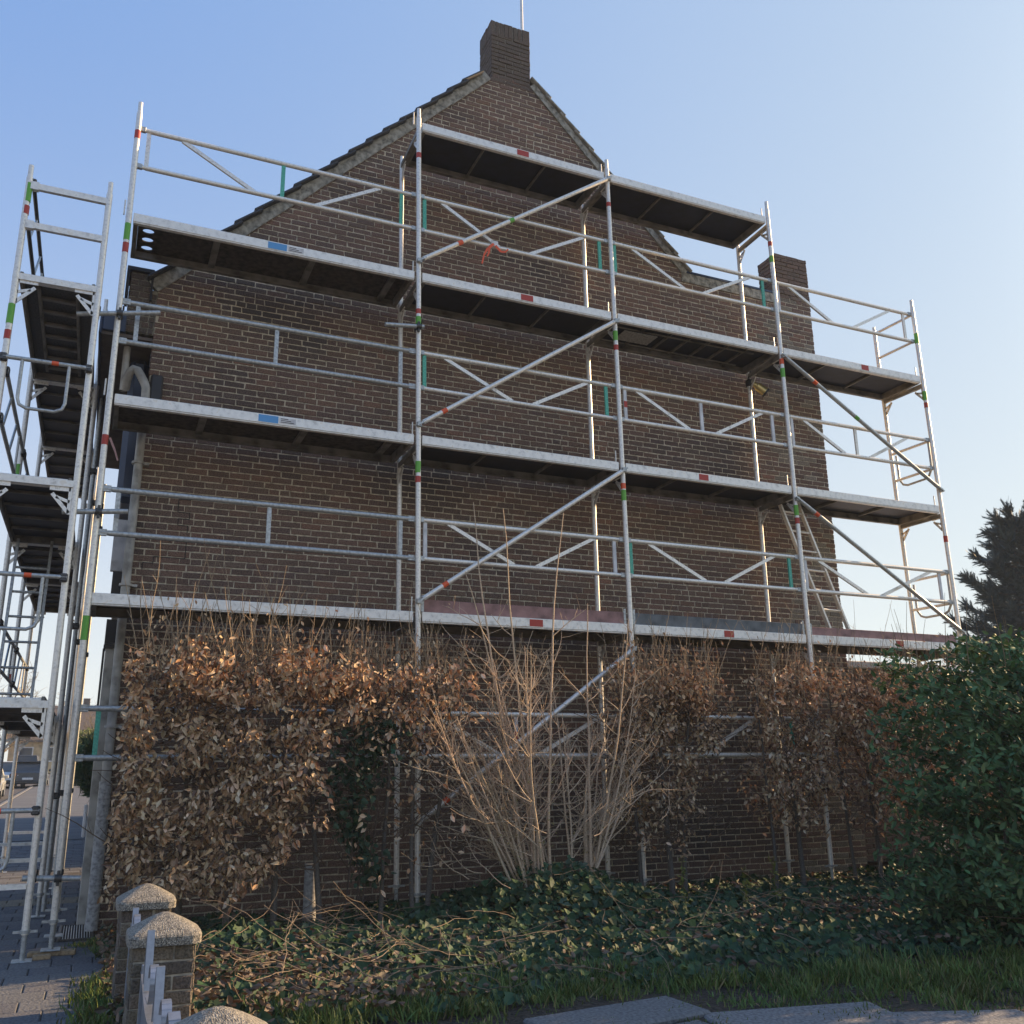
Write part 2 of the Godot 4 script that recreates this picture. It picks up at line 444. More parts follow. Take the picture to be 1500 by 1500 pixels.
func build_ground() -> void:
	var b := MB.new()
	b.quad(Vector3(-400, -0.16, 300), Vector3(400, -0.16, 300), Vector3(400, -0.16, -500), Vector3(-400, -0.16, -500))
	tag(part("ground", b.mesh(), M.outer_ground, self), "", "", "", "structure")
	b = MB.new()
	strip(b, -9.5, -2.75, -0.10, -20, 260, 40)
	tag(part("road", b.mesh(), M.asphalt, self), "", "", "", "structure")
	# garden bed
	b = MB.new()
	var nz := noise(0.6, 3)
	for i in 48:
		for j in 34:
			var q: Array = []
			for o in [[0, 0], [1, 0], [1, 1], [0, 1]]:
				var x: float = 0.36 + (i + o[0]) * 0.24; var d: float = 3.0 + (j + o[1]) * 0.211
				q.append(Vector3(x, garden_y(x, d) + nz.get_noise_2d(x, d) * 0.05, -d))
			b.quad(q[0], q[1], q[2], q[3])
	b.quad(Vector3(9.61, .2, -10.1), Vector3(24, .2, -10.1), Vector3(24, .2, -26), Vector3(9.61, .2, -26))
	b.quad(Vector3(11.86, .2, -3), Vector3(24, .2, -3), Vector3(24, .2, -10.1), Vector3(11.86, .2, -10.1))
	tag(part("garden_soil", b.mesh(), M.soil, self), "", "", "", "structure")
	# pavement: bedding sheet, then the tiles laid on it
	b = MB.new()
	strip(b, -2.6, 0.34, -0.012, 2.0, 15.02, 12)
	strip(b, -2.6, 0.62, -0.012, 15.02, 120, 30)
	var pav := part("pavement", b.mesh(), M.joint, self)
	tag(pav, "", "", "", "structure")
	var tones := [Color(0.155, 0.160, 0.170), Color(0.135, 0.140, 0.150), Color(0.175, 0.178, 0.182), Color(0.145, 0.152, 0.158)]
	var variants: Array = []
	for t in tones:
		for k in 2:
			var tb := MB.new()
			tb.cbox(Vector3(-0.147, -0.03, -0.147), Vector3(0.147, 0, 0.147), 0.007, t * (1.0 + 0.08 * k))
			variants.append(tb.mesh())
	var tan_b := MB.new()
	tan_b.cbox(Vector3(-0.147, -0.03, -0.147), Vector3(0.147, 0, 0.147), 0.007, Color(0.30, 0.25, 0.17))
	var tan_m := tan_b.mesh()
	var far := MB.new()
	for j in 52:
		var d := 6.75 + j * 0.3
		for i in 10:
			var x := -2.52 + i * 0.3 + (0.15 if j % 2 else 0.0)
			if x > 0.36: continue
			var at := Vector3(x, street_y(d) + rng.randf_range(-0.003, 0.003), -d)
			var tan_row := d > 12.6 and d < 13.3
			if d < 13.4 and x > -1.3:
				var o := part("paving_tile", tan_m if tan_row else variants[rng.randi() % variants.size()], M.pave, pav, at)
				o.rotation = Vector3(rng.randf_range(-.006, .006), rng.randf_range(-.01, .01), rng.randf_range(-.006, .006))
			else:
				far.cbox(at + Vector3(-0.147, -0.03, -0.147), at + Vector3(0.147, 0, 0.147), 0.007, Color(0.30, 0.25, 0.17) if tan_row else tones[rng.randi() % 4])
	for j in 320:
		var d := 22.35 + j * 0.3
		far.quad(Vector3(-2.55, street_y(d), -d), Vector3(0.6, street_y(d), -d), Vector3(0.6, street_y(d + 0.29), -d - 0.29), Vector3(-2.55, street_y(d + 0.29), -d - 0.29), tones[rng.randi() % 4])
	part("far_paving", far.mesh(), M.pave, pav, Vector3.ZERO, "stuff")
	b = MB.new()
	for k in 60:
		var d := 1.0 + k * 1.0
		b.cbox(Vector3(-2.76, street_y(d) - 0.15, -d - 0.985), Vector3(-2.61, street_y(d) + 0.006, -d), 0.012)
	tag(part("kerb", b.mesh(), M.kerb, self), "", "", "", "structure")
	# flat slabs in the grass
	var slabs := [[2.75, 4.88, 0.95, 0.42, 0.06], [3.62, 4.42, 1.0, 0.42, -0.25], [3.35, 3.95, 0.9, 0.45, 0.1], [1.95, 4.62, 0.8, 0.42, 0.0], [1.25, 4.72, .5, .4, .1], [4.35, 3.98, .8, .42, -.3], [2.6, 3.9, .6, .42, .05], [2.75, 4.35, 0.7, 0.42, 0.12]]
	var sl := thing("slab_path", "weathered grey concrete slabs sunk in the grass at the front of the garden", "path", P(2.9, -1.3, 4.7))
	sl.set_meta("kind", "structure")
	sl.remove_meta("category"); sl.remove_meta("label")
	for s in slabs:
		var sb := MB.new()
		sb.cbox(Vector3(-s[2] * .5, -0.06, -s[3] * .5), Vector3(s[2] * .5, 0.0, s[3] * .5), 0.012, tones[rng.randi() % 4] * 1.25)
		var o := part("slab", sb.mesh(), M.pave, sl, Vector3(s[0], garden_y(s[0], s[1]) + 0.028, -s[1]) - sl.position)
		o.rotation = Vector3(rng.randf_range(-.02, .02), s[4], rng.randf_range(-.03, .03))

# ------------------------------------------------------------------ the brick house
const LEFT := 0.18
const RIGHT := 9.6
const ROW := 0.0713

func brick(b: MB, o: Vector3, U: Vector3, V: Vector3, N: Vector3, L: float, H: float, col: Color, D := 0.03) -> void:   # o = centre of the front face
	var ch := 0.0045
	var f: Array = []; var g: Array = []; var k: Array = []
	for s in [[-1, -1], [1, -1], [1, 1], [-1, 1]]:
		var jx := rng.randf_range(-.005, .004); var jy := rng.randf_range(-.004, .0035)
		var c = U * (s[0] * L * .5 + jx) + V * (s[1] * H * .5 + jy)
		f.append(o + c - U * s[0] * ch - V * s[1] * ch + N * rng.randf_range(-.0015, .0015))
		g.append(o + c - N * ch)
		k.append(o + c - N * D)
	b.quad(f[0], f[1], f[2], f[3], col)
	for i in 4:
		var j := (i + 1) % 4
		b.quad(g[i], g[j], f[j], f[i], col)
		b.quad(k[i], k[j], g[j], g[i], col)

func brick_color(stain_and_shade: float) -> Color:
	var pal := [Color(0.285, 0.207, 0.171), Color(0.252, 0.189, 0.162), Color(0.330, 0.225, 0.177), Color(0.210, 0.171, 0.156), Color(0.307, 0.249, 0.207), Color(0.383, 0.243, 0.183)]
	var w := rng.randf()
	var c: Color = pal[0] if w < .28 else pal[1] if w < .52 else pal[2] if w < .68 else pal[3] if w < .84 else pal[4] if w < .95 else pal[5]
	c = tint(c, 0.14, 0.04)
	c = c.lerp(Color(0.232, 0.176, 0.148), 0.40)
	c = Color(c.r * 0.97, c.g * 0.83, c.b * 0.75)
	return c.lerp(Color(0.075, 0.068, 0.066), clampf(stain_and_shade, 0, 0.85))

func wall_min(u: float) -> float:
	return LEFT if u < 5.17 else 0.16 + (u - 5.17) / 1.0299

func wall_max(u: float) -> float:
	return RIGHT if u < 6.95 else 7.27 - (u - 6.95) * (7.27 - 4.85) / 2.46

func cam_px(p: Vector3) -> Vector3:      # picture position (1500 px) and depth, only used to rank the bricks by size
	var t := (get_node("camera") as Camera3D).transform
	var q := t.affine_inverse() * p
	return Vector3(750 + 1363 * q.x / -q.z, 750 - 1363 * q.y / -q.z, -q.z)

func build_house() -> void:
	var h := thing("brick_house", "dark brown brick gable house with a chimney on its ridge behind the scaffolding", "house", Vector3(LEFT, 0, -WALL))
	var org := h.position
	# backing of mortar, a real solid wall
	var b := MB.new(org)
	var prof := PackedVector2Array([Vector2(LEFT, -EYE - .1), Vector2(RIGHT, -EYE - .1), Vector2(RIGHT, 6.95), Vector2(7.27, 6.95), Vector2(4.85, 9.40), Vector2(4.23, 9.36), Vector2(LEFT, 5.17)])
	for k in prof.size(): prof[k] = prof[k] + Vector2(0.010 if prof[k].x < 1 else -0.010 if prof[k].x > 9 else 0.0, 0)
	b.prism(prof, Vector3(0, EYE, -(WALL + 0.006 + 0.15)), Vector3.RIGHT, Vector3.UP, Vector3(0, 0, 0.3))
	var wall := part("wall", b.mesh(), M.mortar, h)
	# bricks of the gable
	var stain_n := noise(0.32, 77, FastNoiseLite.TYPE_SIMPLEX_SMOOTH, 4)
	var streak_n := noise(0.5, 78, FastNoiseLite.TYPE_SIMPLEX_SMOOTH, 3)
	var list: Array = []
	var row := 0
	var u := -EYE - 0.02
	while u < 9.42:
		var x0 := wall_min(u + ROW * .5); var x1 := wall_max(u + ROW * .5)
		var shift := rng.randf_range(-.028, .028)
		var x := x0 - (0.0 if row % 2 == 0 else 0.1138)
		if u > 5.17 or row % 5 == 3: x = floorf(x0 / 0.2275) * 0.2275 + (0.0 if row % 2 == 0 else 0.1138) - .2275
		x += shift
		var half := false
		while x < x1:
			var L := 0.216
			if half:
				L = 0.1023
				half = false
			elif rng.randf() < 0.06:
				L = 0.1023
				half = true
			var a := maxf(x, x0); var e := minf(x + L, x1)
			if x1 - e < 0.05 and x1 - e > 0: e = x1
			if e - a > 0.03:
				var cx := (a + e) * .5
				var s := stain_n.get_noise_2d(cx, u * 1.6) * 1.5 - 0.16
				# soot patches: under the verge at the left, beside the lower right, under the chimney
				s += 0.55 * exp(-pow((cx - 1.6) / 1.1, 2) - pow((u - 5.3) / 0.5, 2)) + 0.35 * exp(-pow((cx - 4.7) / 0.9, 2) - pow((u - 9.1) / 0.7, 2))
				s += 0.45 * exp(-pow((cx - 7.4) / 0.8, 2) - pow((u - 5.0) / 0.7, 2)) + 0.25 * smoothstep(0.4, -1.0, u)  # bricks darker towards the ground: shade put into their colour, with some dirt
				s += 0.28 * maxf(0.0, streak_n.get_noise_2d(cx * 5.0, u * 0.35))      # runoff streaks
				if cx > 8.7: s -= 0.35
				var col := brick_color(s)
				if cx > 8.6 and rng.randf() < .4: col = tint(Color(0.30, 0.25, 0.19), .2)
				list.append([P(cx, u + ROW * .5, WALL), e - a, col])
			x += L + 0.0115
		u += ROW
		row += 1
	# the 300 that show largest become bricks of their own
	var rank: Array = []
	for i in list.size():
		var p: Vector3 = list[i][0]
		var q := cam_px(p)
		var uu := p.y - EYE
		var seen := q.x > 210 and q.x < 1290 and q.y < 1315
		if q.x < 520 and q.y > 905: seen = false
		if q.x >= 520 and q.x < 600 and q.y > 905 and q.y < 1180: seen = false
		if q.x > 1000 and q.y > 960 and q.y < 1130: seen = false
		if q.x > 1110 and q.y > 960: seen = false
		if not seen or list[i][1] < 0.19: continue
		var e := cam_px(p + Vector3(list[i][1], 0, 0)); var t := cam_px(p + Vector3(0, 0.057, 0))
		rank.append([-absf((e.x - q.x) * (t.y - q.y) - (e.y - q.y) * (t.x - q.x)), i])
	rank.sort()
	var single := {}
	for k in mini(300, rank.size()): single[rank[k][1]] = true
	var shapes: Array = []
	for k in 12:
		var sb := MB.new()
		brick(sb, Vector3.ZERO, Vector3.RIGHT, Vector3.UP, Vector3.BACK, 0.216, 0.0585, brick_color(0.05 * (k % 5)))
		shapes.append(sb.mesh())
	b = MB.new(org)
	for i in list.size():
		var it: Array = list[i]
		if single.has(i):
			var o := part("brick", shapes[rng.randi() % 12], M.brick, wall, it[0] - org)
			o.scale.x = it[1] / 0.216
			o.rotation.z = rng.randf_range(-.006, .006)
		else:
			brick(b, it[0] + Vector3(0, 0, rng.randf_range(-.003, .003)), Vector3.RIGHT, Vector3.UP, Vector3.BACK, it[1], 0.0585, it[2])
	part("remaining_bricks", b.mesh(), M.brick, wall, Vector3.ZERO, "stuff")
	# stepped crack near the left corner
	b = MB.new(org)
	var cr := [[0.72, 2.83], [0.72, 2.76], [0.60, 2.76], [0.60, 2.62], [0.72, 2.62], [0.72, 2.55], [0.61, 2.55], [0.61, 2.48], [0.71, 2.48], [0.71, 2.13], [0.40, 2.13], [0.40, 2.06], [0.30, 2.06], [0.30, 1.98]]
	for q in cr: q[1] = -EYE - .02 + roundf((q[1] + EYE + .02) / ROW) * ROW - .0064      # the crack follows the bed joints
	for k in cr.size() - 1:
		b.beam(P(cr[k][0], cr[k][1], WALL + .003), P(cr[k + 1][0], cr[k + 1][1], WALL + .003), 0.008, 0.010, Vector3.BACK)
	part("crack", b.mesh(), M.rubber, wall)
	# side and rear of the house
	b = MB.new(org)
	b.box(P(LEFT + .004, -EYE - .1, 15.0), P(LEFT + .3, 5.1, WALL + .32)); b.box(P(RIGHT - .3, -EYE - .1, 15.0), P(RIGHT - .004, 6.9, WALL + .32))
	b.box(P(LEFT + .3, -EYE - .1, 15.0), P(RIGHT - .3, 5.1, 14.7))
	part("side_walls", b.mesh(), M.soffit, h)
	# roof slopes and flat rear part
	b = MB.new(org)
	var th := 0.05
	for q in [[4.55, 10.6, 15.05], [4.17, WALL + .005, 10.6]]:
		var xe: float = q[0]
		var ue := 5.15 + (xe - 0.22) * 1.043
		var rl := PackedVector2Array([Vector2(0.22, 5.15), Vector2(xe, ue), Vector2(xe, ue - th), Vector2(0.22, 5.15 - th)])
		b.prism(rl, Vector3(0, EYE + .10, -(q[1] + q[2]) * .5), Vector3.RIGHT, Vector3.UP, Vector3(0, 0, q[2] - q[1]))
	for q in [[4.56, 10.6, 15.05], [4.90, WALL + .005, 10.6]]:
		var xe: float = q[0]
		var ue := 9.66 - (xe - 4.56) * .9964
		var rr := PackedVector2Array([Vector2(xe, ue), Vector2(7.3, 6.93), Vector2(7.3, 6.93 - th), Vector2(xe, ue - th)])
		b.prism(rr, Vector3(0, EYE + .06, -(q[1] + q[2]) * .5), Vector3.RIGHT, Vector3.UP, Vector3(0, 0, q[2] - q[1]))
	b.box(P(7.26, 6.88, 15.0), P(RIGHT, 6.96, WALL + .02))
	var roof := part("roof", b.mesh(), M.tile, h)
	# verge tiles, stepped, along both rakes
	var sl := Vector2(4.23 - 0.16, 9.36 - 5.17).normalized()
	var tl := MB.new(); tl.cbox(Vector3(-0.20, -0.012, -0.14), Vector3(0.20, 0.020, 0.14), 0.008)
	var tm := tl.mesh()
	for k in 19:
		var t := 0.12 + k * 0.312
		var p := Vector2(0.14, 5.30) + sl * t
		if p.x > 4.02: break
		var o := part("verge_tile", tm, M.tile, roof, P(p.x, p.y + 0.01, WALL + 0.04) - org)
		o.rotation.z = sl.angle() - 0.10
	var sr := Vector2(7.27 - 4.85, 6.95 - 9.41).normalized()
	for k in 11:
		var p := Vector2(4.98, 9.36) + sr * (k * 0.32)
		var o := part("verge_tile", tm, M.verge, roof, P(p.x, p.y + 0.02, WALL + 0.08) - org)
		o.rotation.z = sr.angle() + 0.10
	# mortared verge bands
	b = MB.new(org)
	var nrm := Vector2(-sl.y, sl.x)
	var segs := 14
	for k in segs:
		var a := Vector2(0.15, 5.18) + sl * (5.78 * k / segs); var e := Vector2(0.15, 5.18) + sl * (5.78 * (k + 1) / segs)
		b.prism(PackedVector2Array([a - nrm * (0.045 + rng.randf() * .012), e - nrm * (0.045 + rng.randf() * .012), e + nrm * 0.095, a + nrm * 0.095]), Vector3(0, EYE, -(WALL + 0.02)), Vector3.RIGHT, Vector3.UP, Vector3(0, 0, 0.085 + .002 * (k % 2)))
	part("verge_band", b.mesh(), M.verge, h)
	b = MB.new(org)
	nrm = Vector2(-sr.y, sr.x)
	for k in 8:
		var a := Vector2(4.86, 9.41) + sr * (3.46 * k / 8); var e := Vector2(4.86, 9.41) + sr * (3.46 * (k + 1) / 8)
		b.prism(PackedVector2Array([a - nrm * (0.05 + rng.randf() * .015), e - nrm * (0.05 + rng.randf() * .015), e + nrm * 0.04, a + nrm * 0.04]), Vector3(0, EYE, -(WALL + 0.02)), Vector3.RIGHT, Vector3.UP, Vector3(0, 0, 0.085 + .002 * (k % 2)))
	part("verge_band", b.mesh(), M.verge, h)
	b = MB.new(org)
	b.box(P(7.22, 6.80, WALL + 0.05), P(8.98, 6.95, WALL - 0.012))
	part("coping", b.mesh(), M.verge, h)
	b = MB.new(org)
	b.box(P(7.28, 6.953, WALL + 0.1), P(8.97, 6.985, WALL - 0.02))
	part("coping_cap", b.mesh(), M.navy, h)
	# chimneys and the low pier at the left eaves
	chimney(h, org, 4.23, 4.83, 9.30, 10.33, 0.44, true)
	chimney(h, org, 8.99, RIGHT, 6.92, 7.66, 0.42, false)
	b = MB.new(org)
	b.tube(P(4.90, 10.15, 10.55), P(4.88, 13.2, 10.55), 0.022)
	part("antenna_mast", b.mesh(), M.alu, h)
	b = MB.new(org)
	b.box(P(-0.10, 4.62, WALL + .34), P(0.195, 5.16, WALL + .008)); b.box(P(-0.10, 5.161, WALL + .34), P(0.115, 5.34, WALL + .008))
	var pier := part("eaves_pier", b.mesh(), M.old_mortar, h)
	b = MB.new(org)
	for k in 11:
		var uu := 4.655 + k * ROW
		var ends: Array = [-.11, -.005 + (.11 if k % 2 else 0.0), .118, .178]
		if k % 2: ends = [-.11, .045, .125, .178]
		if uu > 5.1: ends = [-.11, .01 + (.03 if k % 2 else -.03), .118]
		for s in ends.size() - 1:
			if ends[s + 1] - ends[s] > .05: brick(b, P((ends[s] + ends[s + 1]) * .5, uu, WALL), Vector3.RIGHT, Vector3.UP, Vector3.BACK, ends[s + 1] - ends[s] - .011, 0.0585, brick_color(.35).lerp(Color(.12, .11, .085), .5))
		brick(b, P(-0.112, uu, WALL + .12), Vector3.FORWARD, Vector3.UP, Vector3.LEFT, 0.2, 0.0585, brick_color(.5))
	part("pier_bricks", b.mesh(), M.brick, pier, Vector3.ZERO, "stuff")
	b = MB.new(org)
	b.cbox(P(-0.15, 5.345, WALL + .37), P(0.135, 5.40, WALL - .03), .008); b.box(P(-0.15, 5.05, WALL + .3), P(-0.118, 5.35, WALL - .025)); b.box(P(0.106, 5.02, WALL + .02), P(0.13, 5.35, WALL - .025))
	part("lead_cap", b.mesh(), M.frame_dark, pier)
	# boxed eaves along the street front
	b = MB.new(org)
	b.box(P(-0.33, 4.50, 15.0), P(LEFT, 4.535, WALL - .1))
	part("soffit", b.mesh(), M.soffit, h)
	b = MB.new(org)
	b.cbox(P(-0.36, 4.49, 15.0), P(-0.331, 4.74, WALL - .13), .01); b.cbox(P(-0.331, 4.54, WALL - .10), P(-0.10, 4.74, WALL - .13), .01); b.box(P(-0.33, 4.54, 15.0), P(-.1, 4.72, WALL - .09))
	part("gutter", b.mesh(), M.navy, h)
	# swan-neck downpipe at the corner
	b = MB.new(org)
	b.path([P(-0.065, 4.5, WALL + .16), P(-0.065, 4.2, WALL + .16), P(-0.064, 3.98, WALL + .15)], 0.036, 0.036, 12)
	b.path([P(-.045, 3.98, WALL + .10), P(-.035, 4.06, WALL + .02), P(-.012, 4.13, WALL - .05), P(0.025, 4.165, WALL - .07), P(0.06, 4.15, WALL - .08), P(0.10, 4.09, WALL - .08), P(0.145, 4.01, WALL - .08), P(0.162, 3.96, WALL - .08), P(0.165, 3.85, WALL - .08), P(0.16, 2.0, WALL - .08), P(0.16, -0.1, WALL - .08)], 0.045, 0.045, 14)
	part("downpipe", b.mesh(), M.zinc, h)
	b = MB.new(org)
	b.tube(P(0.16, -0.10, WALL - .08), P(0.165, -1.42, WALL - .08), 0.056, 0.056, 16)
	part("downpipe_foot", b.mesh(), M.pvc, h)
	for uu in [3.1, 1.8, 0.4]:
		b = MB.new(org)
		b.tube(P(0.16, uu, WALL - .08), P(0.16, uu + .025, WALL - .08), 0.063); b.box(P(0.2, uu, WALL), P(0.27, uu + .025, WALL - .08))
		part("pipe_bracket", b.mesh(), M.zinc, h)
	b = MB.new(org)
	b.cbox(P(0.20, 3.78, WALL), P(0.33, 4.13, WALL - .10), .02)
	part("vent_box", b.mesh(), M.frame_dark, h)
	# street front windows, seen edge-on
	for w in [[10.7, 2.0, 4.3], [12.4, 2.0, 4.3], [10.9, -0.7, 1.3], [12.8, -0.7, 1.3]]:
		b = MB.new(org)
		b.box(P(LEFT - .03, w[1], w[0] + 1.3), P(LEFT + .003, w[2], w[0]))
		var win := part("window", b.mesh(), M.frame_dark, h)
		b = MB.new(org)
		b.box(P(LEFT - .036, w[1] + .08, w[0] + 1.22), P(LEFT - .028, w[2] - .08, w[0] + .08))
		part("pane", b.mesh(), M.glass, win)
		b = MB.new(org)
		b.cbox(P(LEFT - .10, w[1] - .06, w[0] + 1.36), P(LEFT, w[1], w[0] - .06), .008)
		part("sill", b.mesh(), M.white, win)
	b = MB.new(org)
	b.cbox(P(-0.02, 2.78, 12.1), P(LEFT, 4.45, 10.45), .06)
	part("navy_box", b.mesh(), M.navy, h)  # dark blue box between soffit and downpipe
	b = MB.new(org)
	b.cbox(P(0.0, 2.05, 10.66), P(0.14, 2.62, 10.60), .006)
	part("open_casement", b.mesh(), M.white, h)
	b = MB.new(org)
	b.box(P(0.03, 1.62, 10.7), P(LEFT, 2.02, 10.45)); b.box(P(0.02, 1.28, 10.9), P(LEFT, 1.52, 10.5))
	part("shutter_box", b.mesh(), M.frame_dark, h)
	b = MB.new(org)
	b.cbox(P(0.035, -1.40, 10.38), P(0.13, 1.2, 10.33), .006)
	var pb := part("porch_board", b.mesh(), M.zinc, h)
	b = MB.new(org)
	b.box(P(0.015, 1.2, 10.6), P(0.135, 1.235, 10.31)); b.box(P(0.01, .55, 10.6), P(0.032, 1.2, 10.36))
	part("cap_strip", b.mesh(), M.frame_dark, pb)
	b = MB.new(org)
	b.cbox(P(-0.005, -0.62, 10.6), P(0.03, -0.32, 10.36), .01)
	part("letter_box", b.mesh(), M.white, pb)

func build_annex() -> void:
	var o := thing("brick_annex", "low dark brick annex with pale eaves, right of the gable behind the hedge", "annex", Vector3(RIGHT + .01, 0, -10.26))
	var org := o.position
	var b := MB.new(org)
	b.box(P(RIGHT + .012, -1.4, 14.0), P(14.5, 1.30, 10.27))
	var w := part("wall", b.mesh(), M.old_mortar, o)
	b = MB.new(org)
	var u := -1.4
	var row := 0
	while u < 1.22:
		var x := RIGHT + .012 - (0.0 if row % 2 == 0 else 0.1138)
		while x < 14.4:
			var a := maxf(x, RIGHT + .012); var e := minf(x + .216, 14.5)
			if e - a > .04: brick(b, P((a + e) * .5, u + ROW * .5, 10.26), Vector3.RIGHT, Vector3.UP, Vector3.BACK, e - a, .0585, brick_color(.15))
			x += .2275
		u += ROW
		row += 1
	part("remaining_bricks", b.mesh(), M.brick, w, Vector3.ZERO, "stuff")
	b = MB.new(org)
	b.cbox(P(RIGHT + .012, 1.302, 14.1), P(14.6, 1.40, 10.16), .01)
	part("fascia", b.mesh(), M.white, o)

func chimney(h: Node3D, org: Vector3, x0: float, x1: float, u0: float, u1: float, depth: float, soldiers: bool) -> void:
	var b := MB.new(org)
	b.box(P(x0 + .01, u0, WALL + depth - .01), P(x1 - .01, u1 - .005, WALL + .011))
	var st := part("chimney", b.mesh(), M.old_mortar, h)
	b = MB.new(org)
	var u := u0
	var row := 0
	while u < u1 - 0.02:
		var soldier := soldiers and u > u1 - 0.25
		var hh := 0.228 if soldier else 0.0585
		if soldier: u = u1 - 0.236
		var st_col := .42 if soldiers else .1
		# front, back, left, right
		for f in [[P(x0, 0, WALL), Vector3.RIGHT, Vector3.BACK, x1 - x0], [P(x1, 0, WALL + depth), Vector3.LEFT, Vector3.FORWARD, x1 - x0], [P(x0, 0, WALL + depth), Vector3.BACK, Vector3.LEFT, depth], [P(x1, 0, WALL), Vector3.FORWARD, Vector3.RIGHT, depth]]:
			var ln: float = f[3]
			var s := 0.0
			var k := 0
			while s < ln - 0.02:
				var L := 0.058 if soldier else (0.102 if (k == 0 and row % 2) else 0.216)
				var e := minf(s + L, ln)
				if ln - e < 0.06: e = ln
				if e - s > .025:
					var c := brick_color(st_col).lerp(Color(0.20, 0.165, 0.125), .5 if soldiers else .25)
					brick(b, f[0] + f[1] * (s + e) * .5 + Vector3(0, u + hh * .5 + .005, 0) + f[2] * rng.randf_range(-.003, .006), f[1], Vector3.UP, f[2], e - s, hh, c)
				s = e + 0.011
				k += 1
		u += hh + 0.0111
		row += 1
	part("chimney_bricks", b.mesh(), M.brick, st, Vector3.ZERO, "stuff")

# ------------------------------------------------------------------ scaffold pieces
const BAYS := ["leftmost", "second", "third", "rightmost"]
const LEVELS := ["ground", "lowest", "second", "third", "topmost"]
# x of each frame's outer pole at the base and at the top, base height, top height, inner base x, inner top x, inner top height
const FR := [[-0.143, -0.185, -1.425, 6.8, -0.145, -0.19, 5.6], [3.020, 2.875, -1.40, 7.68, 3.03, 2.89, 7.51], [5.560, 5.460, -1.40, 7.70, 5.53, 5.48, 7.48], [8.125, 8.067, -1.38, 7.75, 8.10, 8.095, 7.58], [10.775, 10.665, -1.36, 6.73, 10.74, 10.625, 6.61]]
const DECK_U := [0.0, 1.565, 3.51, 5.49, 7.50]

func pole_x(f: int, u: float, inner := false) -> float:
	var k: Array = FR[f]
	var t: float = (u - k[2]) / (k[3] - k[2])
	return lerpf(k[4], k[5], t) if inner else lerpf(k[0], k[1], t)

func gusset(b: MB, p: Vector3, along: Vector3, s := 1.0) -> void:     # cast corner plate with openings, below a transom
	var d := Vector3.DOWN
	b.beam(p, p + d * 0.22 * s, 0.012, 0.03, along)
	b.beam(p + d * 0.21 * s, p + along * 0.13 * s + d * 0.06 * s, 0.012, 0.032, d)
	b.beam(p + d * 0.02, p + along * 0.15 * s + d * 0.02, 0.012, 0.04, d)
	b.beam(p + d * 0.12 * s, p + along * 0.10 * s + d * 0.085 * s, 0.012, 0.028, d)

func jack(o: Node3D, org: Vector3, p: Vector3, ground: float) -> void:
	var b := MB.new(org)
	b.tube(Vector3(p.x, ground + .01, p.z), Vector3(p.x, ground + .30, p.z), 0.019)
	for k in 12: b.tube(Vector3(p.x, ground + .03 + k * .02, p.z), Vector3(p.x, ground + .037 + k * .02, p.z), 0.021, 0.021, 8)
	b.tube(Vector3(p.x, ground + .21, p.z), Vector3(p.x, ground + .235, p.z), 0.04, 0.04, 10)
	b.beam(Vector3(p.x - .09, ground + .222, p.z), Vector3(p.x + .09, ground + .222, p.z), .022, .018)
	b.cbox(Vector3(p.x - .075, ground + .002, p.z - .075), Vector3(p.x + .075, ground + .012, p.z + .075), .004)
	part("base_jack", b.mesh(), M.steel, o)

func pole_part(o: Node3D, org: Vector3, a: Vector3, c: Vector3, r: float, m: Material, joints: Array) -> void:
	var b := MB.new(org)
	var top := c - (c - a).normalized() * 0.13
	b.tube(a, top, r, r, 16)
	b.tube(top, c, r * 0.80, r * 0.80, 14)
	for j in joints:
		if j > a.y + .2 and j < top.y - .05:
			var p := a.lerp(c, (j - a.y) / (c.y - a.y))
			b.tube(p, p + Vector3.UP * .035, r * 1.07, r * 1.07, 16)
			b.tube(p - Vector3.UP * .05, p - Vector3.UP * .035, r * 1.05, r * 1.05, 16)
	part("pole", b.mesh(), m, o)

func band(o: Node3D, org: Vector3, x: float, u: float, d: float, h: float, m: Material, r := 0.0302) -> void:
	var b := MB.new(org)
	b.tube(P(x, u - h * .5, d), P(x, u + h * .5, d), r, r, 14)
	part("tape_band", b.mesh(), m, o)

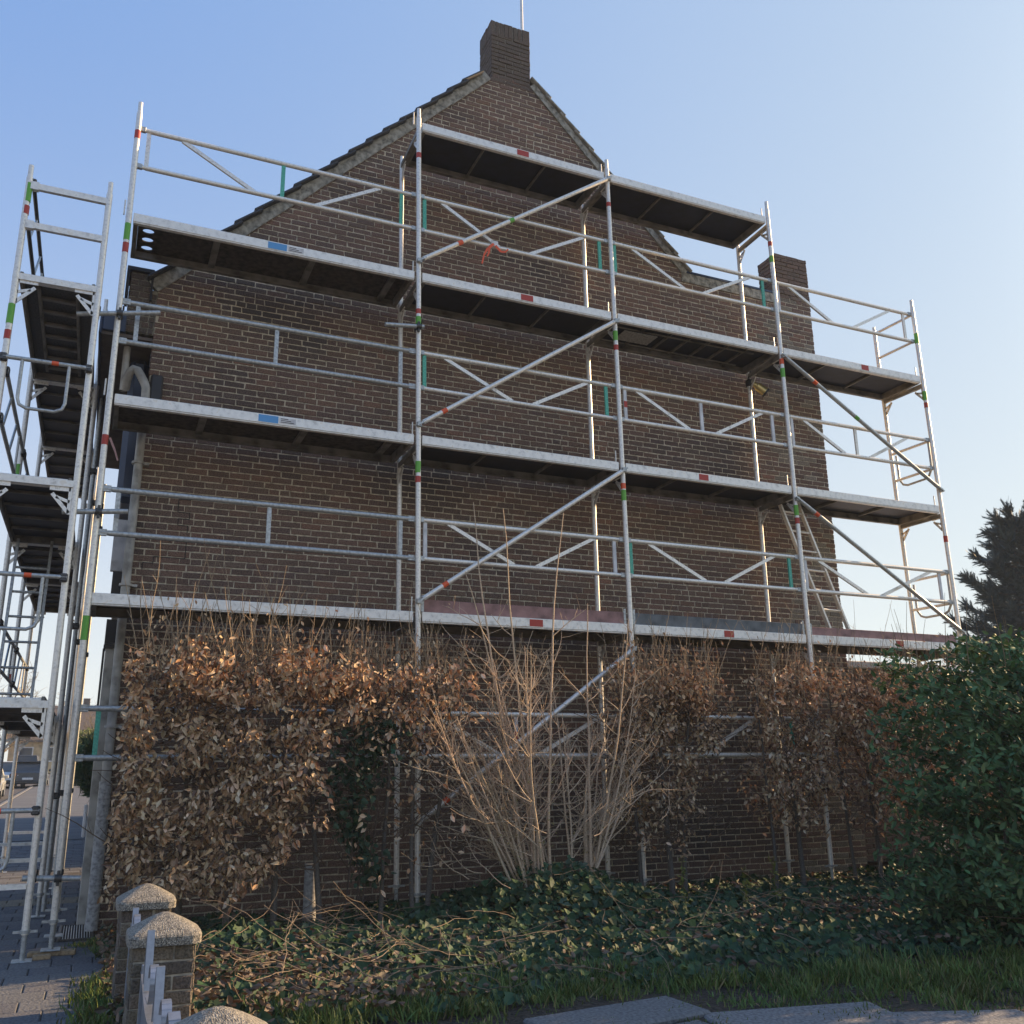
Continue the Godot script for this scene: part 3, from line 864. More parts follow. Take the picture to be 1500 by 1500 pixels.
func build_gable_scaffold() -> void:
	var fl := ["scaffold frame at the left corner of the gable, nearest the street", "scaffold frame with the tall pole between the first and second bays", "scaffold frame in the middle of the gable scaffold, between the second and third bays", "scaffold frame between the third and last bays near the right chimney", "scaffold frame closing the right end of the gable scaffold against the sky"]
	var joints: Array = []
	for u in [-0.42, 1.50, 3.45, 5.42, 7.42]: joints.append(u + EYE)
	for f in 5:
		var k: Array = FR[f]
		var o := thing("scaffold_standard", "aluminium " + fl[f], "scaffold pole pair", P(k[0], k[2], DO), "frames of the gable scaffold")
		var org := o.position
		var ground: float = k[2] + EYE
		pole_part(o, org, P(k[0], k[2] + .2, DO), P(k[1], k[3], DO), 0.0285, M.alu, joints)
		pole_part(o, org, P(k[4], k[2] + .2, DI), P(k[5], k[6], DI), 0.0285, M.alu, joints)
		jack(o, org, P(k[0], 0, DO), ground); jack(o, org, P(k[4], 0, DI), ground)
		var tops := 4 if f in [1, 2, 3] else 3
		for lv in range(1, tops + 1):
			var u: float = DECK_U[lv] - 0.135
			var b := MB.new(org)
			b.beam(P(pole_x(f, u), u, DO + .02), P(pole_x(f, u, true), u, DI - .02), 0.045, 0.055)
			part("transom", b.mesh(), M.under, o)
			for g in [[pole_x(f, u) - .004, 0.0, DO + .024, Vector3.FORWARD, 1.0], [pole_x(f, u, true) - .004, 0.0, DI - .024, Vector3.BACK, 1.0]]:
				b = MB.new(org)
				gusset(b, P(g[0], u + g[1], g[2]), g[3], g[4])
				part("gusset_plate", b.mesh(), M.alu, o)
			b = MB.new(org)
			b.tube(P(pole_x(f, u) - .05, u + .13, DO + .06), P(pole_x(f, u) - .05, u + .30, DO + .06), .008, .008, 8)
			part("locking_pin", b.mesh(), M.alu, o)
		for u in [0.1, 0.95, 2.55, 4.5, 6.5]:
			if f == 0 or u > k[3] - .2: continue
			if f == 4 or u < 1.0:
				var b := MB.new(org)
				b.tube(P(pole_x(f, u), u, DO + .02), P(pole_x(f, u, true), u, DI - .02), 0.02)
				part("rung", b.mesh(), M.alu, o)
				if f == 4 and u > 2:
					b = MB.new(org)
					b.tube(P(pole_x(f, u - .42), u - .42, DO + .02), P(pole_x(f, u - .42, true), u - .42, DI - .02), 0.02)
					part("rung", b.mesh(), M.alu, o)
	# coloured tape on the poles: frame, height, length, colour
	for t in [[0, 6.405, .10, "red"], [0, 5.26, .19, "lime"], [0, 5.08, .11, "red"], [0, 3.03, .10, "red"], [0, 1.24, .22, "lime"],
			[1, 7.03, .07, "red"], [1, 4.99, .06, "red"], [1, 4.86, .13, "lime"], [1, 3.14, .13, "lime"], [1, 3.0, .07, "red"],
			[2, 7.03, .06, "red"], [2, 5.17, .13, "lime"], [2, 5.01, .07, "red"], [2, 3.215, .07, "orange"], [2, 3.10, .13, "lime"],
			[3, 7.07, .07, "red"], [3, 6.83, .10, "lime"], [3, 5.275, .08, "orange"], [3, 5.11, .13, "lime"], [3, 3.18, .14, "lime"], [3, 3.04, .08, "red"],
			[4, 6.1, .16, "lime"], [4, 5.185, .14, "lime"], [4, 5.038, .08, "red"], [4, 3.03, .09, "red"]]:
		var o: Node3D = get_node("scaffold_standard" + ("" if t[0] == 0 else "_%03d" % t[0]))
		band(o, o.position, pole_x(t[0], t[1]), t[1], DO, t[2], M[t[3]])
	# decks
	var bay_of := ["in the leftmost bay beside the street scaffold", "in the second bay, under the chimney", "in the third bay, right of the middle frame", "in the rightmost bay, against the sky"]
	for lv in range(1, 5):
		for bay in 4:
			if lv == 4 and (bay == 0 or bay == 3): continue
			var how := "brown-bottomed" if bay == 0 else "black-bottomed"
			if bay == 0 and lv == 1: how = "rusty-ended"
			if bay == 2 and lv == 3: how = "trapdoor"
			deck(bay, lv, "%s scaffold deck at the %s level %s" % [how, LEVELS[lv], bay_of[bay]])
	for g in [[1, 1], [2, 1], [3, 1]]:
		var b0: int = g[0]
		var xa := pole_x(b0, 1.6) + .04; var xb := pole_x(b0 + 1, 1.6) - .05
		var col := "weathered grey plywood" if b0 == 2 else "faded pink plywood"
		var o := thing("toe_board", "%s toe board on edge along the lowest deck of the %s bay" % [col, BAYS[b0]], "toe board", P(xa, 1.565, DO))
		var b := MB.new(o.position)
		var dp := 0.0 if b0 != 3 else -.03
		b.cbox(P(xa, 1.567, DO + .035), P(xb, 1.70 + dp, DO + .013), .003)
		part("board", b.mesh(), M.grey_ply if b0 == 2 else M.pink_ply, o)
		for x in [xa, xb - .03]:
			b = MB.new(o.position)
			b.box(P(x, 1.57, DO + .01), P(x + .03, 1.74 + dp, DO + .007))
			part("end_clip", b.mesh(), M.steel, o)
	# guardrails: bay, level, posts as [x, material], web bars as [x0 top?, x1 top?]
	rail(0, 3, [[-.07, "alu"], [1.334, "green"], [2.70, "green"]], [[.265, 1, 1.038, 0], [1.708, 0, 2.441, 1]], "alu")
	rail(0, 2, [[.004, "steel"], [1.375, "steel"], [2.735, "steel"]], [], "steel")
	rail(0, 1, [[.004, "steel"], [1.41, "steel"], [2.78, "steel"]], [], "steel")
	rail(0, 0, [[.032, "green"], [2.757, "green"]], [], "steel")
	rail(1, 3, [[2.985, "green"], [5.333, "green"]], [[3.193, 1, 3.938, 0], [4.347, 0, 5.114, 1]], "alu")
	rail(1, 2, [[3.015, "green"], [5.35, "green"]], [[3.255, 1, 4.096, 0], [4.357, 0, 5.092, 1]], "alu")
	rail(1, 1, [[3.055, "white"], [5.38, "white"]], [[3.314, 1, 4.098, 0], [4.364, 0, 5.111, 1]], "alu")
	rail(1, 0, [[2.914 + .15, "white"], [4.1, "white"]], [[3.2, 1, 3.9, 0], [4.364, 0, 5.111, 1]], "alu")
	rail(2, 3, [[5.555, "green"], [7.91, "green"]], [[5.816, 1, 6.609, 0], [6.9, 0, 7.696, 1]], "alu")
	rail(2, 2, [[5.615, "white"], [6.739, "white"], [7.87, "white"]], [[5.782, 1, 6.539, 0], [6.955, 0, 7.715, 1]], "alu_face")
	rail(2, 1, [[5.60, "green"], [7.943, "green"]], [[5.847, 1, 6.64, 0], [6.921, 0, 7.706, 1]], "alu")
	rail(2, 0, [[5.65, "alu"], [7.75, "green"]], [[5.85, 1, 6.2, 0], [6.484, 0, 7.2, 1]], "alu")
	rail(3, 3, [[8.17, "white"], [10.507, "alu"]], [[8.365, 1, 9.111, 0], [9.495, 0, 10.241, 1]], "alu")
	rail(3, 2, [[8.196, "white"], [9.304, "alu"]], [[8.396, 1, 9.09, 0], [9.525, 0, 10.278, 1]], "alu")
	rail(3, 1, [[8.20, "white"], [10.544, "white"]], [[8.418, 1, 9.205, 0], [9.464, 0, 10.393, 1]], "alu")
	# diagonal braces
	var br := [[1, 5.615, 2, 7.40, "rising from the third to the topmost deck in the second bay"], [1, 3.62, 2, 5.36, "rising from the second to the third deck in the second bay"], [1, 1.668, 2, 3.41, "rising from the lowest to the second deck in the second bay"], [1, -0.517, 2, 1.28, "low down behind the bare shrub in the second bay"], [3, 5.346, 4, 3.736, "falling to the right from the third deck in the rightmost bay"], [3, 3.327, 4, 1.722, "falling to the right from the second deck in the rightmost bay"]]
	for q in br:
		var a := P(pole_x(q[0], q[1]), q[1], DO - .05); var c := P(pole_x(q[2], q[3]), q[3], DO - .05)
		var dir := (c - a).normalized()
		var steel: bool = q[0] == 3
		var o := thing("diagonal_brace", ("dark steel" if steel else "silver") + " diagonal brace " + q[4], "brace", a, "diagonal braces of the gable scaffold")
		var b := MB.new(a)
		b.tube(a + dir * .05, c - dir * .05, 0.0268, 0.0268, 14)
		part("tube", b.mesh(), M.steel if steel else M.alu, o)
		for e in [[a, 1.0], [c, -1.0]]:
			b = MB.new(a)
			b.beam(e[0] - dir * .035 * e[1], e[0] + dir * .09 * e[1], .02, .052, Vector3.BACK)
			b.beam(e[0] + Vector3(0, 0, -.03), e[0] + Vector3(0, 0, .012), .05, .05)
			part("claw", b.mesh(), M.steel, o)
		for t in ([[.1, "orange"]] if q[1] < 5.0 else [[.18, "orange"], [.44, "lime"]]):
			b = MB.new(a)
			b.tube(a.lerp(c, t[0]), a.lerp(c, t[0] + .022), 0.0282, 0.0282, 14)
			part("colour_band", b.mesh(), M[t[1]], o)
	# end guard loop between the last poles
	for q in [[4.42, 3.95, "second"], [2.45, 2.0, "lowest"]]:
		var u: float = q[0]
		var o := thing("end_guard_loop", "bent tube guard closing the right scaffold end above the %s deck" % q[2], "guardrail", P(pole_x(4, u), u, DO + .1), "end guards of the gable scaffold")
		var b := MB.new(o.position)
		var x := pole_x(4, u)
		b.path([P(x, u + .1, DO + .06), P(x, u - .33, DO + .06), P(x, u - .42, DO + .12), P(x, u - .45, DO + .2), P(x, u - .45, DO + .52), P(x, u - .42, DO + .6), P(x, u - .33, DO + .66), P(x, u + .05, DI - .06)], .017, .017, 10)
		part("loop", b.mesh(), M.steel, o)
	coupler("horizontal galvanised tube clamped across both scaffolds above head height, upper of the link tubes", P(-0.538, 4.25, DO - .055), P(0.207, 4.41, DO - .055), [-.37, -.16])
	coupler("galvanised link tube between the corner pole and the street scaffold, middle of three", P(-0.456, 2.28, DO - .055), P(0.102, 2.34, DO - .055), [-.37, -.15])
	coupler("galvanised link tube near the pavement joining the two corner poles", P(-0.416, -0.85, DO - .055), P(0.027, -0.872, DO - .055), [-.335, -.145])
	coupler("short tie tube clamped sideways to the tall pole under the third deck", P(2.52, 4.735, DO - .05), P(2.97, 4.79, DO - .05), [2.91])

func coupler(label: String, a: Vector3, c: Vector3, xs: Array) -> void:
	var o := thing("link_tube", label, "tube", a, "clamped tubes")
	var b := MB.new(a)
	b.tube(a, c, 0.0242, 0.0242, 14, false)
	b.tube(c, a, 0.0205, 0.0205, 14, false)
	part("tube", b.mesh(), M.steel, o)
	for x in xs:
		var p := a.lerp(c, (x - a.x) / (c.x - a.x))
		b = MB.new(a)
		b.tube(p - Vector3(.028, 0, 0), p + Vector3(.028, 0, 0), .033, .033, 10)
		b.tube(p - Vector3(0, .028, .055), p + Vector3(0, .028, -.055), .034, .034, 10)
		b.box(p + Vector3(-.012, -.06, -.02), p + Vector3(.012, .06, .012))
		b.tube(p + Vector3(0.03, .03, .0), p + Vector3(.03, .07, .03), .009, .009, 6)
		part("clamp", b.mesh(), M.dark_steel, o)

func deck(bay: int, lv: int, label: String) -> void:
	var T: float = DECK_U[lv]
	var xa := pole_x(bay, T) + (.045 if bay > 0 or lv > 1 else .03); var xb := pole_x(bay + 1, T) - .05
	var o := thing("scaffold_deck", label, "scaffold deck", P(xa, T, DO), "decks of the gable scaffold")
	var org := o.position
	var d0 := DO - .012; var d1 := DI + .012
	var old := bay == 0
	var b := MB.new(org)
	b.cbox(P(xa, T - .10, d0 + .03), P(xb, T, d0), .005)
	b.cbox(P(xa + .002, T - .113, d0 + .055), P(xb - .002, T - .099, d0 + .006), .004)
	part("front_beam", b.mesh(), M.alu_face, o)
	b = MB.new(org)
	b.cbox(P(xa, T - .10, d1), P(xb, T, d1 - .03), .005)
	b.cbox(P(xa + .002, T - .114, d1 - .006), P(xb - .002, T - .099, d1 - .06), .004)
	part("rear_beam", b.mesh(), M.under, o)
	for x in [xa + .004, xb - .05]:
		b = MB.new(org)
		b.cbox(P(x, T - .12, d1 - .032), P(x + .045, T - .012, d0 + .032), .006)
		part("end_beam", b.mesh(), M.under, o)
	b = MB.new(org)
	var x0 := xa + .005
	if old and lv == 3:
		# three oval hand holes through the left end
		x0 = xa + .26
		var ym := P(0, T - .012, 0).y
		b.box(P(xa + .05, T - .024, d0 + .19), P(x0, T - .012, d0 + .031))
		for k in 3:
			var zs := (d1 - .031 - d0 - .19) / 3.0
			var z0: float = -(d0 + .19 + k * zs); var z1: float = z0 - zs
			var cx := xa + .155; var cz := (z0 + z1) * .5
			var hxx := .105; var hzz := absf(z1 - z0) * .5
			var angs: Array = []
			for i in 20: angs.append(TAU * (i + .37) / 20.0)
			for sx in [-1, 1]:
				for sz in [-1, 1]: angs.append(fposmod(atan2(sz * hzz, sx * hxx), TAU))
			angs.sort()
			for i in angs.size():
				var q: Array = []
				for t in [angs[i], angs[(i + 1) % angs.size()]]:
					var dx := cos(t); var dz := sin(t)
					var s := minf(hxx / maxf(absf(dx), .0001), hzz / maxf(absf(dz), .0001))
					q.append([Vector3(cx + dx * .058, 0, cz + dz * .047), Vector3(cx + dx * s, 0, cz + dz * s)])
				var up := Vector3(0, ym, 0); var dn := Vector3(0, ym - .012, 0)
				b.quad(q[0][0] + up, q[0][1] + up, q[1][1] + up, q[1][0] + up)
				b.quad(q[1][0] + dn, q[1][1] + dn, q[0][1] + dn, q[0][0] + dn)
				b.quad(q[0][0] + up, q[1][0] + up, q[1][0] + dn, q[0][0] + dn)
	b.box(P(x0, T - .024, d1 - .031), P(xb - .006, T - .012, d0 + .031))
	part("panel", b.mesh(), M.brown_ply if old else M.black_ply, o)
	var ribs := [0.34, 0.68] if not old else [0.28, 0.62, 0.93]
	if bay == 2 and lv == 3:
		ribs = [0.20, 0.36, 0.48, 0.60, 0.72, 0.84]
	for r in ribs:
		b = MB.new(org)
		var w := 0.07 if old else .022
		var x := lerpf(xa, xb, r)
		b.cbox(P(x - w * .5, T - .062, d1 - .034), P(x + w * .5, T - .0245, d0 + .034), .004)
		part("rib", b.mesh(), M.under, o)
	if bay == 2 and lv == 3:
		b = MB.new(org)
		for d in [d0 + .20, d1 - .16]: b.cbox(P(lerpf(xa, xb, .04), T - .075, d + .03), P(lerpf(xa, xb, .9), T - .063, d), .004)
		part("hatch_frame", b.mesh(), M.under, o)
		b = MB.new(org)
		b.cbox(P(lerpf(xa, xb, .10), T - .075, d1 - .22), P(lerpf(xa, xb, .30), T - .064, d0 + .26), .01)
		part("hatch_plate", b.mesh(), M.steel, o)
	# sticker on the front beam
	var st := [0.45, 0.20, "blue"] if bay == 0 else [0.5, 0.16, "red"] if bay == 1 else [0.42, 0.14, "red"]
	if bay == 3: st = [0.55, .13, "red"]
	if lv == 1 and bay == 2: st[0] = .5
	if lv == 1 and bay == 0 or (bay == 2 and lv != 1 and lv != 2): return
	if bay == 3 and lv == 2: return
	if bay == 1 and lv == 2: return
	b = MB.new(org)
	var sx := lerpf(xa, xb, st[0])
	b.box(P(sx, T - .088, d0), P(sx + st[1], T - .012, d0 - .003))
	part("sticker", b.mesh(), M[st[2]], o)
	if bay == 0:
		b = MB.new(org)
		b.box(P(sx + .21, T - .08, d0), P(sx + .38, T - .02, d0 - .003))
		part("white_sticker", b.mesh(), M.white, o)
		b = MB.new(org)
		for k in 3: b.box(P(sx + .225, T - .072 + k * .018, d0 - .003), P(sx + .36 - .03 * k, T - .065 + k * .018, d0 - .005))
		part("print", b.mesh(), M.dark_steel, o)

func rail(bay: int, lv: int, posts: Array, web: Array, m: String) -> void:
	var base: float = DECK_U[lv] if lv else -0.465
	var uu := base + 1.0 + (.02 if lv == 3 else 0.0); var ul := base + .575
	var where := ["above the ground behind the hedge", "above the lowest deck", "above the second deck", "above the third deck"]
	var kind := "steel double guardrail" if m == "steel" and lv else "zigzag guardrail"
	var gn := 0
	var wn := 0
	for p in posts:
		if p[1] == "green": gn += 1
		if p[1] == "white": wn += 1
	if gn: kind += " with green post" + ("s" if gn > 1 else "")
	elif wn: kind += " with white posts"
	var o := thing("guardrail", "%s %s in the %s bay" % [kind, where[lv], BAYS[bay]], "guardrail", P(pole_x(bay, uu), ul, DO), "guardrails of the gable scaffold")
	var org := o.position
	var d := DO + .045
	for u in [uu, ul]:
		var xa := pole_x(bay, u) + .02; var xb := pole_x(bay + 1, u) - .02
		var b := MB.new(org)
		var r := 0.0265 if m == "steel" else .0255
		b.tube(P(xa + .1, u, d), P(xb - .1, u, d), r, r, 14)
		b.tube(P(xa + .02, u, d - .01), P(xa + .1, u, d), r * .7, r, 12); b.tube(P(xb - .1, u, d), P(xb - .02, u, d - .01), r, r * .7, 12)
		part("rail", b.mesh(), M[m], o)
		for x in [[xa + .03, -1], [xb - .03, 1]]:
			b = MB.new(org)
			if m == "steel": b.cbox(P(x[0] - .05, u - .032, d + .004), P(x[0] + .05, u + .032, d - .024), .004)
			else: b.cbox(P(x[0] - .03, u - .03, d + .012), P(x[0] + .03, u + .028, d - .03), .006)
			part("claw", b.mesh(), M.steel, o)
	for p in posts:
		var b := MB.new(org)
		var w := .042
		var x: float = p[0]
		var off := pole_x(bay, uu) - pole_x(bay, ul)
		b.beam(P(x - off * .5, ul + .02, d + .004), P(x + off * .5, uu - .02, d + .004), w, .022, Vector3.BACK)
		part("post", b.mesh(), M[p[1]], o)
		if p[1] == "white" and (bay == 2 and lv == 2 and x < 6 or bay == 1 and lv == 0):
			b = MB.new(org)
			b.beam(P(x, ul + .17, d - .0085), P(x, ul + .25, d - .0085), w * 1.06, .004, Vector3.BACK)
			part("red_band", b.mesh(), M.red, o)
	for w in web:
		var b := MB.new(org)
		b.beam(P(w[0], uu - .015 if w[1] else ul + .015, d + .006), P(w[2], uu - .015 if w[3] else ul + .015, d + .006), .040, .026, Vector3.BACK)
		part("web_bar", b.mesh(), M[m], o)

func build_street_scaffold() -> void:
	var XR := -0.37; var XL := -1.08
	var ds := [9.0, 11.57, 14.14, 16.71]
	var T := [0.62, 2.58, 4.55]
	var lab := ["front frame of the street scaffold, ladder-like end nearest the camera", "second frame of the street scaffold along the pavement", "third frame of the street scaffold along the pavement", "farthest frame of the street scaffold beyond the house corner"]
	var joints: Array = []
	for u in [-0.45, 0.52, 2.48, 4.45]: joints.append(u + EYE)
	for f in 4:
		var d: float = ds[f]
		var o := thing("street_scaffold_standard", "aluminium " + lab[f], "scaffold pole pair", Vector3(XR, 0, -d), "frames of the street scaffold")
		var org := o.position
		for x in [XR, XL]:
			pole_part(o, org, P(x + .03, -EYE + .2, d), P(x, 5.66 - .02 * f, d), 0.0285, M.alu, joints)
			jack(o, org, Vector3(x + .03, 0, -d), 0.0)
		for u in [5.44, 5.02, 4.47, 2.51, .55, -.9]:
			if f > 0 and u > -.5 and u != 4.47 and u != 2.51 and u != .55: continue
			var b := MB.new(org)
			var hh := .062 if u > 3 or u == 2.51 or u == .55 else .04
			b.beam(P(XL, u, d), P(XR, u, d), .042, hh)
			if hh > .05 and (u > 4.9): b.beam(P(XL + .02, u, d - .002), P(XL + .09, u, d - .002), .052, hh + .02)
			part("rung", b.mesh(), M.alu_face, o)
		for t in T:
			for g in [[XR - .026, Vector3.LEFT], [XL + .026, Vector3.RIGHT]]:
				var b := MB.new(org)
				gusset(b, P(g[0], t - .10, d), g[1], 1.15)
				part("gusset_plate", b.mesh(), M.alu, o)
		for t in ([[XL, 5.36, .20, "lime"], [XL, 5.17, .09, "red"], [XL, 4.08, .2, "lime"], [XL, 3.87, .09, "red"]] if f == 0 else [[XL, 3.3, .2, "lime"], [XL, 3.05, .1, "red"], [XL, 1.2, .1, "red"]]):
			band(o, org, t[0] + .006, t[1], d, t[2], M[t[3]])
	var lv := ["lowest", "middle", "upper"]
	var seg := ["nearest", "second", "farthest"]
	for k in 3:
		for j in 3:
			var t: float = T[k]
			var hatch := k == 2 and j == 0
			var o := thing("street_scaffold_deck", "%s %s-level deck of the street scaffold, %s bay" % ["grey metal ribbed" if hatch else "dark", lv[k], seg[j]], "scaffold deck", P(XR, t, ds[j]), "decks of the street scaffold")
			var org := o.position
			var a: float = ds[j] + .04; var c: float = ds[j + 1] - .04
			for x in [XL + .03, XR - .06]:
				var b := MB.new(org)
				b.cbox(P(x, t - .10, c), P(x + .03, t, a), .005)
				part("side_beam", b.mesh(), M.under, o)
			for x in [a, c - .05]:
				var b := MB.new(org)
				b.cbox(P(XL + .06, t - .10, x + .045), P(XR - .06, t - .013, x), .006)
				part("end_beam", b.mesh(), M.under if x > a else M.alu_face, o)
			var b := MB.new(org)
			b.box(P(XL + .061, t - .024, c - .01), P(XR - .061, t - .012, a + .01))
			part("panel", b.mesh(), M.dark_steel if hatch else M.black_ply, o)
			for r in ([.16, .28, .40, .52, .64, .76, .88] if hatch else [.2, .4, .6, .8]):
				b = MB.new(org)
				var x := lerpf(a, c, r)
				b.cbox(P(XL + .2 if hatch else XL + .062, t - .055, x + (.05 if hatch else .018)), P(XR - .2 if hatch else XR - .062, t - .0245, x), .004)
				part("rib", b.mesh(), M.under, o)
			if hatch:
				for x in [XL + .17, XR - .2]:
					b = MB.new(org)
					b.cbox(P(x, t - .07, c - .2), P(x + .03, t - .0245, a + .2), .004)
					part("hatch_rail", b.mesh(), M.under, o)
	# street-side guardrails, both rails of a bay are one piece
	for k in 3:
		for j in 3:
			var t: float = T[k]
			var o := thing("street_guardrail", "double rail on the street side above the %s street deck, %s bay" % [lv[k], seg[j]], "guardrail", P(XL, t + .5, ds[j]), "guardrails of the street scaffold")
			for u in [t + .95, t + .5]:
				var b := MB.new(o.position)
				b.tube(P(XL + .035, u, ds[j] + .02), P(XL + .035, u, ds[j + 1] - .02), .02)
				part("rail", b.mesh(), M.dark_steel if k == 2 else M.steel, o)  # upper rails darker: their backlit look is put into the material
				b = MB.new(o.position)
				b.cbox(P(XL + .01, u - .04, ds[j] + .10), P(XL + .06, u + .045, ds[j] + .02), .01); b.cbox(P(XL + .01, u - .04, ds[j + 1] - .02), P(XL + .06, u + .04, ds[j + 1] - .10), .01)
				part("claw", b.mesh(), M.dark_steel, o)
			for q in [.2, .5, .8]:
				var b := MB.new(o.position)
				var dd := lerpf(ds[j], ds[j + 1], q)
				b.tube(P(XL + .035, t + .5, dd - .2), P(XL + .035, t + .95, dd + .2 * (1 if q < .6 else -1)), .013, .013, 8)
				part("web_bar", b.mesh(), M.steel, o)
	# end gates with a hanging loop
	for q in [[3.635, "middle"], [1.645, "lowest"], [-0.31, "ground"]]:
		var u: float = q[0]
		var o := thing("end_gate", "tubular end gate with hanging loop at the %s level of the street scaffold" % q[1], "guardrail", P(XR, u, 8.96), "end gates of the street scaffold")
		var b := MB.new(o.position)
		b.tube(P(XL, u, 8.95), P(XR + .03, u, 8.95), .0205)
		part("rail", b.mesh(), M.steel, o)
		b = MB.new(o.position)
		var xr := XR - .16; var xl := XL + .16
		b.path([P(xl, u - .01, 8.95), P(xl, u - .38, 8.95), P(xl + .02, u - .44, 8.95), P(xl + .08, u - .47, 8.95), P(xr - .08, u - .47, 8.95), P(xr - .02, u - .44, 8.95), P(xr, u - .38, 8.95), P(xr, u - .01, 8.95)], .0155, .0155, 10)
		part("loop", b.mesh(), M.steel, o)
		b = MB.new(o.position)
		b.tube(P(XL + .40, u, 8.95), P(XL + .46, u, 8.95), .0218)
		part("colour_band", b.mesh(), M.orange, o)
		b = MB.new(o.position)
		for x in [XL, XR]: b.cbox(P(x - .03, u - .04, 8.99), P(x + .035, u + .035, 8.93), .01)
		part("claw", b.mesh(), M.dark_steel, o)
	# diagonal brace and access ladder
	for q in [[-.9, 9.0, .5, 11.57, "lowest"], [.75, 11.57, 2.3, 9.0, "middle"]]:
		var a := P(XL - .05, q[0], q[1]); var c := P(XL - .05, q[2], q[3])
		var o := thing("street_brace", "diagonal brace on the outer side of the street scaffold, %s lift" % q[4], "brace", a, "braces of the street scaffold")
		var b := MB.new(a)
		b.tube(a, c, .02)
		part("tube", b.mesh(), M.steel, o)
		b = MB.new(a)
		b.cbox(a - Vector3(.03, .03, .03), a + Vector3(.04, .03, .03), .008); b.cbox(c - Vector3(.03, .03, .03), c + Vector3(.04, .03, .03), .008)
		part("claw", b.mesh(), M.dark_steel, o)
	ladder("thin ladder standing on the lowest deck of the street scaffold", P(-0.80, .63, 11.2), P(-0.80, 2.50, 11.45), .34, M.steel)
	ladder("silver access ladder leaning up to the second deck in the rightmost bay", P(9.08, 1.58, 9.62), P(8.34, 3.46, 9.62), .37, M.alu)
	# spare tubes standing upright inside the street scaffold, beside the house
	for k in 3:
		var p := Vector3(-0.30 + .05 * k, 0.0, -(12.0 + 1.5 * k))
		var o := thing("upright_tube", ["galvanised upright tube clamped beside the inner pole, nearest the camera", "galvanised upright tube clamped beside the inner pole, second along the house front", "galvanised upright tube clamped beside the inner pole, farthest along the house front"][k], "tube", p, "upright tubes of the street scaffold")
		var b := MB.new(p)
		b.tube(p, p + Vector3(0, 6.9 - .6 * k, 0), .024)
		part("tube", b.mesh(), M.steel, o)
		b = MB.new(p)
		for u in [1.2, 3.1, 5.0]: b.cbox(p + Vector3(-.075, u - .035, -.045), p + Vector3(.035, u + .035, .045), .012)
		part("clamp", b.mesh(), M.dark_steel, o)

func ladder(label: String, a: Vector3, c: Vector3, w: float, m: Material) -> void:
	var o := thing("ladder", label, "ladder", a)
	var b := MB.new(a)
	var d := (c - a).normalized()
	var side := Vector3.RIGHT if absf(d.x) < .2 else Vector3(0, 0, -1)
	if absf(d.x) >= .2: side = (Vector3.RIGHT * .92 + Vector3(0, 0, -1) * .1).normalized()
	for s in [-.5, .5]:
		b = MB.new(a)
		b.beam(a + side * w * s, c + side * w * s, .028, .055, Vector3.BACK)
		part("stile", b.mesh(), m, o)
	var n := int((c - a).length() / .28)
	for k in n:
		var p := a + d * (.16 + .28 * k)
		b = MB.new(a)
		b.tube(p - side * w * .5, p + side * w * .5, .014, .014, 10)
		part("rung", b.mesh(), m, o)

